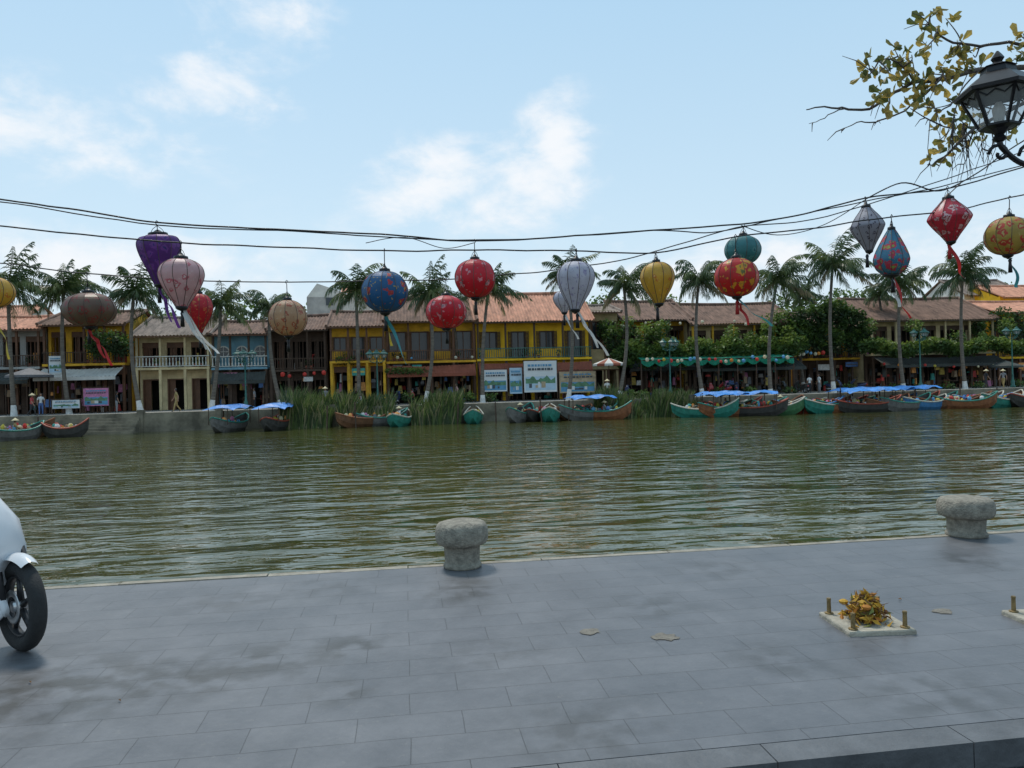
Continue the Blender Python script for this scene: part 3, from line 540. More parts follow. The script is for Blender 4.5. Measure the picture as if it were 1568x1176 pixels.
def lantern(px,pt,pb,w_,D,shape,cl,hook_py,tail=None,capm=m_blk,tas=None,ribs=10):
    e=empty('hanging_lantern'); top=hit(px,pt,D); k=ppm(top); h=(pb-pt)/k; r=w_/2/k
    prof=smoothpts([(a,-z*h/r,0) for a,z in PR[shape]],3); prof=[(p[0]*r,p[1]*r) for p in prof]
    rz=U(0,6); b=MB(); b.rev(prof,(0,0,0),ribs*2,cl,.04); o=b.ob('cloth_shade',e,False,top); tl=(U(-.05,.05),U(-.04,.08),rz); o.rotation_euler=tl
    b=MB()
    for j in range(ribs):
        a=2*math.pi*j/ribs; b.tube([(math.cos(a)*(q[0]+.002),math.sin(a)*(q[0]+.002),q[1]) for q in prof],.004,4,m_rib,False)
    b.ob('ribs',e,True,top).rotation_euler=tl
    b=MB(); rt=PR[shape][0][0]*r; rb=PR[shape][-1][0]*r
    b.rev([(rt*1.02,-.01),(rt*1.1,.01),(rt*1.05,.035),(rt*.55,.045),(rt*.3,.07),(.012,.085)],(0,0,0),14,capm)
    hk=hit(px,hook_py,D).z-top.z
    b.tube([(0,0,.07),(0,0,hk-.03),(.02,0,hk),(.0,0,hk+.03),(-.02,0,hk+.012)],.006,5,m_blk)
    for sg in(-1,1): b.tube([(rt*.8*sg,0,.03),(rt*.5*sg,0,.09),(0,0,.14)],.004,4,m_blk)
    b.rev([(rb*1.05,-h+.005),(rb*1.08,-h-.015),(rb*.8,-h-.035),(rb*.25,-h-.05),(.01,-h-.06)][::-1],(0,0,0),14,capm); b.ob('caps_and_hook',e,True,top).rotation_euler=tl
    if tas:
        b=MB(); b.rev([(.012,0),(.025,-.03),(.018,-.06),(.022,-.1),(.028,-.2)][::-1],(0,0,-h-.05),10,tas); b.ob('tassel',e,True,top)
    if tail:
        b=MB()
        for i,(tx,ty,m) in enumerate(tail):
            q=hit(tx,ty,D)-top; p=Vector((0,0,-h-.03)); d=q-p; ribbon(b,p,d.normalized(),d.length,.028,m,i+px)
        b.ob('ribbons',e,True,top)
c_pur=cloth('purple_silk',(.13,.03,.22),(.22,.06,.32),(.05,.04,.22),7); c_pink=cloth('pink_floral_silk',(.66,.42,.42),(.55,.16,.19),(.68,.58,.54),8,.32)
c_red=cloth('red_floral_silk',(.62,.012,.03),(.75,.35,.38),(.08,.28,.24),7,.26); c_red2=cloth('crimson_silk',(.52,.015,.03),(.6,.12,.05),(.65,.45,.12),10,.3)
c_brn=cloth('brown_brocade',(.20,.12,.08),(.27,.06,.05),(.10,.17,.11),9,.4); c_bei=cloth('beige_brocade',(.55,.34,.19),(.45,.13,.07),(.6,.5,.34),10,.36)
c_blu=cloth('blue_floral_silk',(.02,.12,.28),(.55,.05,.05),(.65,.42,.05),7,.28); c_lav=cloth('white_floral_silk',(.58,.56,.63),(.42,.38,.52),(.24,.2,.36),11,.26)
c_gold=cloth('gold_silk',(.66,.40,.05),(.6,.2,.04),(.7,.56,.2),10,.24); c_teal=cloth('teal_silk',(.06,.24,.25),(.12,.33,.31),(.04,.13,.16),9,.32)
c_ro=cloth('red_gold_silk',(.58,.02,.02),(.72,.38,.03),(.14,.2,.05),7.5,.36); c_gry=cloth('grey_paisley_silk',(.36,.35,.40),(.09,.08,.12),(.48,.45,.48),13,.3)
c_mul=cloth('patchwork_silk',(.06,.22,.34),(.62,.05,.09),(.35,.5,.10),9,.42); c_rw=cloth('red_white_silk',(.55,.03,.06),(.68,.5,.5),(.34,.02,.04),9,.38); c_gd2=cloth('olive_gold_brocade',(.46,.33,.07),(.55,.06,.04),(.6,.5,.18),8.5,.38)
rb_w=mat('white_ribbon',(.6,.58,.55),.6,.1,4,trans=.3); rb_r=mat('red_ribbon',(.5,.03,.03),.6,.2,4,trans=.3); rb_p=mat('purple_ribbon',(.12,.03,.2),.6,.2,4,trans=.3); rb_t=mat('teal_ribbon',(.05,.25,.27),.6,.2,4,trans=.3); rb_y=mat('yellow_ribbon',(.5,.38,.05),.6,.2,4,trans=.3)
lan=[(242,361,436,64,11.0,'cone',c_pur,341,[(275,500,rb_p),(262,490,rb_p)]),(277,397,470,66,10,'onion',c_pink,372,[(335,545,rb_w),(328,552,rb_w),(318,535,rb_w)]),(305,450,510,42,13,'balloon',c_red2,430,None),
(135,449,500,76,11.5,'globe',c_brn,419,[(172,558,rb_r),(160,545,rb_r)]),(440,460,514,58,12,'globe',c_bei,432,None),(589,416,478,71,10,'globe',c_blu,384,[(622,555,rb_t),(600,530,rb_y)]),
(727,398,456,63,11,'globe',c_red,369,None),(683,453,503,62,12.5,'globe',c_red,428,None),(882,401,474,58,10,'onion',c_lav,384,[(930,545,rb_w),(915,530,rb_w)]),(863,445,478,34,14,'balloon',c_lav,412,[(885,520,rb_w)]),
(1005,402,465,52,10.5,'balloon',c_gold,387,None),(1138,361,405,54,12,'globe',c_teal,345,None),(1127,396,454,66,10,'globe',c_ro,362,[(1180,500,rb_t),(1145,495,rb_r)]),
(1326,318,384,49,10.5,'diamond',c_gry,304,None),(1365,352,420,52,9.5,'drop',c_mul,332,[(1392,490,rb_r),(1375,470,rb_w)]),(1452,305,370,60,10,'diamond',c_rw,288,[(1478,430,rb_r)]),(1545,333,390,66,9.5,'globe',c_gd2,303,[(1560,440,rb_t)]),
(-10,425,470,56,11.,'globe',c_gold,403,[(16,550,rb_y)])]
for q in lan:
    lantern(*q,tas=rb_r if q[6] in(c_ro,c_rw) else m_blk)
def wire(pts,r,D):
    b=MB(); P=[hit(px,py,(dd[0] if dd else D)) for px,py,*dd in pts]; P=smoothpts(P,8)
    for i,p in enumerate(P): P[i]=p+Vector((0,0,.012*noise.noise(p*2.1)))
    b.tube(P,r,6,m_wire); return b
e=empty('overhead_cable')
W1=[(-200,262,6.4),(0,305),(120,322),(242,341),(400,350),(583,359),(727,369),(900,360),(1010,352),(1135,343),(1230,328),(1326,303),(1452,288),(1568,255),(1760,200,6.4)]
W2=[(-200,322,6.4),(0,346),(140,360),(277,372),(420,378),(583,384),(727,383),(882,384),(1005,387),(1127,362),(1240,350),(1365,332),(1460,322),(1545,303),(1780,250,6.4)]
W3=[(-220,390,6.4),(0,403),(135,419),(300,430),(440,432),(560,430),(683,428),(780,420),(863,412),(960,396),(1060,368),(1138,347),(1250,335),(1400,290),(1568,232),(1800,150,6.4)]
W4=[(-220,292,6.4),(0,309),(242,345),(450,354),(640,366),(800,366),(1000,353),(1090,356),(1180,338),(1326,308),(1420,290),(1500,270),(1568,252),(1790,190,6.4)]
W5=[(560,372),(620,364),(680,380),(727,372)]; W6=[(1135,345),(1190,360),(1260,345),(1326,305)]; W7=[(1326,305),(1380,280),(1440,292),(1500,262),(1568,215),(1750,120,6.4)]
for i,(wp,D,r) in enumerate(((W1,11,.012),(W2,10,.010),(W3,12,.009),(W4,11,.009),(W5,11,.006),(W6,11,.007),(W7,10,.01))): wire(wp,r,D).ob('cable_%d'%(i+1),e,True)
for px in(-230,1830):
    p=hit(px,300,6.4); ee=empty('cable_pole'); b=MB(); b.tube([(p.x,p.y,0),(p.x,p.y,5.2)],[.09,.06],10,m_blk); b.rev([(.16,0),(.16,.1),(.1,.2),(.09,.4)],(p.x,p.y,0),12,m_blk); b.ob('pole',ee,True); b=MB(); b.box(p.x-.5,p.x+.5,p.y-.03,p.y+.03,4.4,4.46,m_blk); b.ob('crossarm',ee)
# ------------------------------------------------------------------ bollards
m_gr=mat('granite',(.25,.225,.18),.85,.38,18,bump=.9,bscale=60)
def bollard(px,pb,wpx,hpx):
    p=gnd(px,pb); k=ppm(p); p=p+Vector((0,.13,0)); r=wpx/2/k; h=hpx/k
    b=MB(); pr=[(r*.70,0),(r*.735,.012),(r*.73,.03),(r*.69,.045),(r*.67,h*.14),(r*.68,h*.42),(r*.74,h*.47),(r*.93,h*.52),(r*1.0,h*.62),(r*1.01,h*.75),(r*.97,h*.87),(r*.87,h*.95),(r*.62,h*.99),(r*.3,h*1.0),(.01,h*1.003)]
    b.rev([tuple(q)[:2] for q in smoothpts([(a,c,0) for a,c in pr],2)],p,44,m_gr)
    b.v=[tuple(Vector(v)+Vector(((Vector(v)-p).normalized()))*(.006*noise.noise(Vector(v)*9)+.002*noise.noise(Vector(v)*40))) for v in b.v]
    b.ob('stone_bollard',None,True)
bollard(710,873,82,73); bollard(1495,824,80,61); bollard(2200,800,80,60); bollard(-260,930,80,76)
# ------------------------------------------------------------------ footing with bolts and withered offering
m_conc=mat('concrete',(.33,.30,.24),.9,.35,8,bump=.6); m_bolt=mat('rusty_bolt',(.22,.15,.06),.5,.35,20,metal=.4,bump=.5)
dry=[mat('dry_yellow_flower',(.55,.32,.04),.8,.3,15,trans=.2),mat('dry_brown_leaf',(.15,.075,.03),.85,.4,15),mat('dry_orange_petal',(.42,.17,.03),.8,.3,15,trans=.2),mat('dry_green_leaf',(.16,.17,.04),.8,.3,15)]
def lamp_base(px,py,s,flowers=True):
    p=gnd(px,py); e=empty('lamp_post_footing'); b=MB(); an=math.radians(-6); n=s/2
    def T(x,y,z): return (p.x+x*math.cos(an)-y*math.sin(an),p.y+x*math.sin(an)+y*math.cos(an),z)
    v=[T(x*n*q,y*n*q,z) for z,q in((-.05,1),(.022,1),(.03,.98)) for x,y in((-1,-1),(1,-1),(1,1),(-1,1))]
    b.add(v,[(i*4+j,i*4+(j+1)%4,(i+1)*4+(j+1)%4,(i+1)*4+j) for i in range(2) for j in range(4)]+[(8,9,10,11)],m_conc); b.ob('slab',e)
    b=MB()
    for x,y in((-1,-1),(1,-1),(1,1),(-1,1)):
        c=Vector(T(x*n*.78,y*n*.78,.028)); b.rev([(.028,0),(.028,.01),(.014,.012),(.0125,.09),(.015,.093),(.013,.105)],c,10,m_bolt)
    b.ob('anchor_bolts',e)
    if flowers:
        b=MB()
        for _ in range(460):
            a=U(0,6.28); q=abs(random.gauss(0,.5)); q=min(q,1.2); x=math.cos(a)*q*.14; y=math.sin(a)*q*.13; z=.035+U(0,.17)*max(0,1-(q/1.2)**2)
            c=Vector(T(x,y,z)); d=Vector((U(-1,1),U(-1,1),U(-.5,1))).normalized(); s_=d.cross(Vector((U(-1,1),U(-1,1),U(-1,1)))).normalized(); k=U(.018,.045); up=d.cross(s_)*.3*k
            b.add([c-d*k,c+s_*k*.4+up,c+d*k,c-s_*k*.4+up],[(0,1,2),(0,2,3)],random.choice([dry[0],dry[0],dry[0],dry[2],dry[3],dry[1],dry[1]]))
        for _ in range(16):
            c=Vector(T(U(-.08,.08),U(-.08,.08),.08)); d=Vector((U(-1,1),U(-1,1),U(-.2,1.1))).normalized()
            b.tube([c,c+d*.08,c+d*U(.12,.2)+Vector((0,0,-.02))],[.003,.003,.001],4,dry[1])
        for _ in range(12):
            c=Vector(T(U(-.11,.11),U(-.1,.1),U(.08,.16))); b.rev([(.01,-.02),(.026,-.01),(.03,.004),(.012,.014)],c,7,dry[random.choice((0,0,2))])
        b.ob('withered_flower_offering',e)
random.seed(91)
lamp_base(1326,957,.42); lamp_base(1622,955,.44,False)
b=MB()
for px,py in((183,1073),(1378,918),(46,1045)):
    p=gnd(px,py,.006); k=U(.015,.022); a=U(0,6.3); d=Vector((math.cos(a),math.sin(a),0)); s=Vector((-d.y,d.x,0))
    b.add([p-d*k,p+s*k*.4+Vector((0,0,.012)),p+d*k+Vector((0,0,.004)),p-s*k*.4+Vector((0,0,.008))],[(0,1,2),(0,2,3)],dry[1])
b.ob('fallen_leaves')
b=MB(); mt=mat('exposed_screed',(.19,.17,.14),.9,.3,20,bump=.6)
for px,py,r in((903,967,.06),(1018,975,.07),(1445,936,.06)):
    c=gnd(px,py,.004); n=18; vs=[c]+[c+Vector((math.cos(a)*r*(.7+.8*R()),math.sin(a)*r*(.5+.7*R()),0)) for a in [2*math.pi*j/n for j in range(n)]]
    b.add(vs,[(0,1+j,1+(j+1)%n) for j in range(n)],mt)
b.ob('broken_tile_patches')
# ------------------------------------------------------------------ boats
m_oar=mat('oar_wood',(.45,.3,.12),.6,.2,5)
def boat(px,D,yaw,L_,B_,hull,inn,rim,canopy=None,name='wooden_rowing_boat'):
    e=empty(name); p=hit(px,640,D); e.location=(p.x,D,ZW); e.rotation_euler=(0,U(-.02,.02),math.radians(yaw)); bow=U(.5,.75)
    def sec(t,off):
        hw=B_/2*max(.0,(1-abs(t)**2.6))**.75+.05; sh=.6+(bow if t>0 else bow*.7)*abs(t)**2.4; kz=-.15+.6*abs(t)**4
        hw=max(.03,hw-off); kz+=off
        x=t*L_/2*(1-off*.2); return [(x,-hw,sh),(x*.98,-hw*.86,kz+(sh-kz)*.45),(x*.96,-hw*.5,kz),(x*.96,hw*.5,kz),(x*.98,hw*.86,kz+(sh-kz)*.45),(x,hw,sh)]
    b=MB(); n=16
    for off,m in((0,hull),(.05,inn)):
        vs=[];fs=[]
        for i in range(n+1): vs+=sec(-1+2*i/n,off)
        for i in range(n):
            for j in range(5): fs.append((i*6+j,(i+1)*6+j,(i+1)*6+j+1,i*6+j+1))
        fs+= [(0,1,2,3,4,5),tuple(n*6+j for j in(5,4,3,2,1,0))]; b.add(vs,fs,m)
    for j in(0,5): b.tube([Vector(sec(-1+2*i/n,.02)[j])+Vector((0,0,.01)) for i in range(n+1)],.055,6,rim)
    for t in(-.55,-.15,.25,.6):
        s=sec(t,.05); b.box(s[0][0]-.12,s[0][0]+.12,s[0][1],s[5][1],s[0][2]-.14,s[0][2]-.09,m_wood)
    b.tube([(-.3*L_,-B_*.3,.72),(.35*L_,B_*.9,.5)],.03,5,m_oar); b.ob('hull',e)
    b=MB()
    for _ in range(14):
        x=U(-.36,.36)*L_; y=U(-.28,.28)*B_; r=U(.08,.2); m=random.choice(good+glb[:6]); z=U(.4,.72); b.rev([(r*.6,0),(r,.1),(r*.9,.22),(r*.4,.32)],(x,y,z),8,m)
    b.ob('cargo',e)
    if canopy:
        b=MB(); n=10; vs=[];fs=[]; hl=L_*.36; hw=B_*.75
        for i in range(n+1):
            for j in range(7):
                x=-hl+2*hl*i/n; y=-hw+2*hw*j/6; vs.append((x,y,1.58+.22*math.cos((j-3)/3*1.4)-.08*math.cos(i*1.3)+.04*math.sin(x*5+y*3)+.04*x))
        for i in range(n):
            for j in range(6): a=i*7+j; fs.append((a,a+7,a+8,a+1))
        b.add(vs,fs,canopy)
        for x in(-hl*.95,hl*.95):
            for y in(-hw*.6,hw*.6): b.tube([(x,y,.5),(x,y,1.64)],.03,5,m_wood)
        b.ob('canopy',e)
    return e
hb=[mat('hull_brown',(.17,.075,.035),.6,.35,3),mat('hull_teal',(.025,.20,.15),.55,.35,3),mat('hull_red',(.34,.06,.03),.6,.3,3),mat('hull_grey',(.15,.14,.13),.7,.35,3),mat('hull_blue',(.05,.18,.38),.55,.3,3),mat('hull_green',(.06,.17,.07),.6,.3,3),mat('hull_tar',(.05,.045,.04),.7,.4,3),mat('hull_rust',(.25,.09,.035),.65,.4,3)]
tarp=mat('blue_tarpaulin',(.03,.20,.55),.5,.4,2,bump=.5); wht=mat('painted_rim_white',(.5,.45,.36),.6,.2,4)
random.seed(31)
boats=[(100,54.5,12,2.8,1.2,6,None),(22,53,60,4,1.3,3,None),(352,55.5,76,5,1.5,3,tarp),(422,55.5,84,5,1.5,6,tarp),(556,55.8,35,4.5,1.5,0,None),(612,55.5,78,4.5,1.5,1,None),(585,56.3,20,4,1.4,3,None),(725,56,84,4.5,1.4,1,None),(797,55.6,60,4.4,1.4,3,None),(842,55.4,78,4.6,1.5,1,None),(818,56.5,70,4.4,1.4,6,None),(902,55.6,15,5,1.5,3,tarp),(925,55.2,-25,4.2,1.4,7,None),(880,56.5,40,4.2,1.4,0,None),(30,56,0,4.5,1.4,0,None)]
k=0
px=1080
pat=[1,7,6,5,0,2,1,7,6,0,3,4,0,7,2,1,6]
while px<1640:
    boats.append((px,U(53.6,54.8),U(-24,34),U(4.4,5.8),1.5,pat[k%17],tarp if k in(1,2,8) else None)); boats.append((px+U(8,22),U(56.,56.7),U(-12,12),U(4.6,5.4),1.4,pat[(k*5+3)%17],tarp if k in(0,7,9,10) else (None))); px+=U(26,34); k+=1
bo=[boat(px,D,yw,l,bb,hb[h],hb[0 if h in(1,2,6) else 6],wht if h in(1,4,5) else hb[(7,0,4,1,0,0,2,1)[h]],cn) for px,D,yw,l,bb,h,cn in boats]
b=MB()
for px in (60,340,500,545,640,700,760,830,870,930,1075,1120,1170,1230,1290,1350,1400,1470,1530):
    p=hit(px,640,U(53.8,56)); b.tube([(p.x,p.y,-2),(p.x+U(-.15,.15),p.y,U(.1,.7))],.05,6,m_wood)
b.ob('mooring_stakes')
# ------------------------------------------------------------------ reeds
rm=[mat('reed_green',(.12,.17,.04),.6,.3,1,trans=.3),mat('reed_dark',(.05,.08,.02),.6,.3,1,trans=.25),mat('reed_dry',(.26,.23,.11),.7,.3,1,trans=.2)]
b=MB()
for px0,px1,n,h in((434,508,3200,2.9),(524,600,1800,2.2),(630,702,2400,2.5),(912,962,1600,2.2),(970,1064,3200,2.0)):
    a=hit(px0,640,FB).x; c=hit(px1,640,FB).x
    for _ in range(n):
        x=U(a,c); y=FB-U(-.6,2.2)-.8*noise.noise(Vector((x*.3,0,0))); hh=h*U(.5,1.05)*(.8+1.0*noise.noise(Vector((x*.6,y*.6,3)))); l=Vector((U(-.25,.4),U(-.25,.25),0))*hh; p=Vector((x,y,ZW-.05 if y<FB else ZG-.9)); w_=.045
        b.add([p-Vector((w_,0,0)),p+Vector((w_,0,0)),p+l*.4+Vector((w_*.8,0,hh*.6)),p+l+Vector((0,0,hh*.97)),p+l*.4+Vector((-w_*.8,0,hh*.6))],[(0,1,2,4),(4,2,3)],random.choice((rm[0],rm[0],rm[1],rm[1],rm[2])))
b.ob('riverside_reeds')
# ------------------------------------------------------------------ people
skin=mat('skin',(.36,.2,.13),.6,.1,5); hair=mat('black_hair',(.012,.01,.01),.5,.2,9); straw=mat('straw_hat',(.6,.5,.3),.8,.15,9); shoe=mat('shoes',(.04,.035,.03),.6,.2,9)
def person(loc,yaw,shirt,pants,pose='walk',hat=False,h=1.65,long=False):
    e=empty('person'); s=h/1.65; st=1 if pose=='walk' else 0
    hip=.88 if pose!='sit' else .25; Z=lambda z:(z-.88)+hip
    J={'pel':(0,0,hip),'w':(.01,0,Z(1.02)),'ch':(.03,0,Z(1.25)),'nk':(.03,0,Z(1.40)),'hb':(.035,0,Z(1.45)),
     'sL':(.02,.17,Z(1.34)),'sR':(.02,-.17,Z(1.34)),'eL':(.02-.12*st,.23,Z(1.08)),'eR':(.04+.06*st,-.23,Z(1.08)),'hL':(.0-.08*st,.25,Z(.85)),'hR':(.12+.12*st,-.24,Z(.86)),
     'lL':(0,.09,hip-.05),'lR':(0,-.09,hip-.05)}
    if pose=='sit': J.update({'kL':(.42,.13,.32),'kR':(.42,-.13,.32),'aL':(.5,.12,-.05),'aR':(.5,-.12,-.05),'tL':(.64,.13,-.08),'tR':(.64,-.13,-.08),'hL':(.35,.16,.35),'hR':(.4,-.16,.4),'eL':(.12,.25,Z(1.1)),'eR':(.14,-.25,Z(1.1))})
    else: J.update({'kL':(.12*st+.02,.10,.47),'kR':(-.04*st+.02,-.10,.47),'aL':(.22*st,.10,.08),'aR':(-.28*st,-.10,.12 if st else .08),'tL':(.36*st+(.14 if not st else 0),.11,.035),'tR':(-.16*st+(.14 if not st else 0),-.11,.035)})
    E=[('pel','w'),('w','ch'),('ch','nk'),('nk','hb'),('ch','sL'),('ch','sR'),('sL','eL'),('sR','eR'),('eL','hL'),('eR','hR'),('pel','lL'),('pel','lR'),('lL','kL'),('lR','kR'),('kL','aL'),('kR','aR'),('aL','tL'),('aR','tR')]
    rad={'pel':.125,'w':.115,'ch':.13,'nk':.055,'hb':.05,'s':.065,'e':.04,'h':.028,'l':.09,'k':.06,'a':.04,'t':.035}
    ks=list(J); me=bpy.data.meshes.new('body'); me.from_pydata([J[k] for k in ks],[(ks.index(a),ks.index(c)) for a,c in E],[]); o=bpy.data.objects.new('body',me); sc.collection.objects.link(o)
    md=o.modifiers.new('s','SKIN'); 
    for i,k in enumerate(ks):
        r_=rad.get(k) or rad[k[0]]; me.skin_vertices[0].data[i].radius=(r_*(.8 if k in('pel','w','ch') else 1),r_) ; me.skin_vertices[0].data[i].use_root=(k=='pel')
    o.modifiers.new('d','SUBSURF').levels=1
    dg=bpy.context.evaluated_depsgraph_get(); nm=bpy.data.meshes.new_from_object(o.evaluated_get(dg)); bpy.data.objects.remove(o)
    for m in(shirt,pants,skin,shoe): nm.materials.append(m)
    for p in nm.polygons:
        c=p.center; z=c.z; arm_=abs(c.y)>.185
        if pose=='sit': k=1 if (c.x>.15 and z<.42 and not abs(c.y)>.2) or z<.3 else 0
        else: k=3 if z<.09 else(1 if z<.93 and not(abs(c.y)>.19) else 0)
        if arm_ and (c-Vector(J['hL'])).length<(.14 if long else .3) or arm_ and (c-Vector(J['hR'])).length<(.14 if long else .3): k=2
        if z>Z(1.40): k=2
        p.material_index=k; p.use_smooth=True
    o=bpy.data.objects.new('body',nm); sc.collection.objects.link(o); o.parent=e
    b=MB()
    for sd in('L','R'):
        hd=Vector(J['h'+sd]); el=Vector(J['e'+sd]); d=(hd-el).normalized(); fwd=Vector((1,0,0)); fwd=(fwd-d*fwd.dot(d)).normalized(); q=d.cross(fwd)
        b.tube([hd-d*.02,hd+d*.03,hd+d*.08],[.026,.034,.03],8,skin)
        for i,l in enumerate((.055,.065,.06,.045)):
            r_=hd+d*.08+fwd*(.024-.016*i); b.tube([r_,r_+d*l*.5+q*.004,r_+d*l+q*.018],[.009,.008,.006],5,skin)
        b.tube([hd+d*.03+fwd*.025,hd+d*.06+fwd*.05,hd+d*.09+fwd*.055],[.011,.009,.007],5,skin)
    hc=Vector((.045,0,Z(1.54)))
    b.rev([(.03,-.12),(.055,-.1),(.068,-.04),(.075,.02),(.068,.07),(.04,.105),(.01,.115)],hc,14,skin)
    b.tube([hc+Vector((.068,0,.02)),hc+Vector((.09,0,-.02)),hc+Vector((.07,0,-.03))],[.006,.013,.008],6,skin)
    b.tube([hc+Vector((.064,-.022,-.06)),hc+Vector((.07,0,-.06)),hc+Vector((.064,.022,-.06))],.005,5,rb_r)
    for sg in(-1,1):
        b.rev([(.003,-.008),(.009,0),(.003,.008)],hc+Vector((.066,.027*sg,.015)),6,hair); b.rev([(.005,-.03),(.014,-.01),(.014,.015),(.005,.03)],hc+Vector((0,.075*sg,-.005)),6,skin)
    b.rev([(.05,-.09),(.082,-.03),(.085,.03),(.074,.08),(.045,.115),(.01,.128)],hc+Vector((-.016,0,.005)),14,hair)
    if hat: b.rev([(.24,.02),(.235,.03),(.12,.11),(.01,.2)],hc,20,straw)
    b.ob('head_and_hands',e,True)
    e.location=loc; e.rotation_euler=(0,0,math.radians(yaw)); e.scale=(s,s,s); return e
def col(n,c): return mat('cloth_'+n,c,.8,.15,6)
kh=col('khaki',(.35,.25,.1)); wh=col('white',(.65,.64,.62)); bk=col('black',(.03,.03,.035)); bl=col('blue',(.08,.15,.35)); gy=col('grey',(.25,.25,.26)); rd=col('red',(.45,.06,.06)); pk=col('pink',(.55,.3,.3))
def onst(px,D): p=hit(px,600,D); return (p.x,p.y,ZG-.01)
for px,D,yw,a,c,pose,hat,hh in ((270,60.,-160,kh,kh,'walk',False,1.75),(1510,61,-20,bk,bk,'walk',True,1.65),(1537,61,200,gy,kh,'walk',True,1.62),(1255,63,180,wh,gy,'stand',False,1.65),(1240,63,90,wh,bk,'stand',False,1.6),(498,60,-90,gy,bk,'stand',True,1.55),(178,63,30,bk,gy,'stand',False,1.65),(62,62,-60,wh,bl,'stand',False,1.65),(48,60,0,rd,bk,'walk',True,1.6),(930,61,-100,wh,bk,'stand',True,1.6),(700,63,180,pk,bk,'walk',False,1.6),(390,64,180,gy,bk,'stand',False,1.65)):
    person(onst(px,D),yw,a,c,pose,hat,hh)
for i,(k,sh) in enumerate(((8,bk),(9,kh),(5,wh),(12,gy),(17,bl),(1,kh),(22,rd),(30,wh))):
    L0=bo[k].location; person((L0.x,L0.y,L0.z+.35),[-90,-60,200,0,180,30,-80,20][i],sh,bk,'sit',i%3!=1,1.6,True)
# ------------------------------------------------------------------ scooters
m_wp=mat('white_paint',(.66,.67,.69),.22,.05,2); m_rub=mat('tyre_rubber',(.02,.02,.02),.8,.2,20,bump=.3); m_bp=mat('black_plastic',(.02,.02,.022),.45,.2,9); m_steel=mat('steel',(.5,.5,.5),.3,.1,9,metal=.9); m_seat=mat('seat_vinyl',(.03,.025,.022),.5,.2,12)
def torus(b,c,Rr,r,m,n=40,k=12,flat=1.):
    vs=[];fs=[]
    for i in range(n):
        a=2*math.pi*i/n
        for j in range(k):
            q=2*math.pi*j/k; rr=Rr+r*math.cos(q); vs.append((c[0]+rr*math.cos(a),c[1]+r*flat*math.sin(q),c[2]+rr*math.sin(a)))
    for i in range(n):
        for j in range(k): fs.append((i*k+j,i*k+(j+1)%k,((i+1)%n)*k+(j+1)%k,((i+1)%n)*k+j))
    b.add(vs,fs,m)
def loft(b,secs,m,close=True):
    k=len(secs[0]); vs=[p for s in secs for p in s]; fs=[]
    for i in range(len(secs)-1):
        for j in range(k if close else k-1): fs.append((i*k+j,i*k+(j+1)%k,(i+1)*k+(j+1)%k,(i+1)*k+j))
    if close: fs+=[tuple(range(k))[::-1],tuple((len(secs)-1)*k+j for j in range(k))]
    b.add(vs,fs,m)
def ell(x,z,hw,hh,n=14,tilt=0,dy0=0.):
    out=[]
    for j in range(n):
        a=2*math.pi*j/n; dz=hh*math.sin(a); out.append((x+dz*math.sin(tilt),dy0+hw*math.cos(a),z+dz*math.cos(tilt)))
    return out
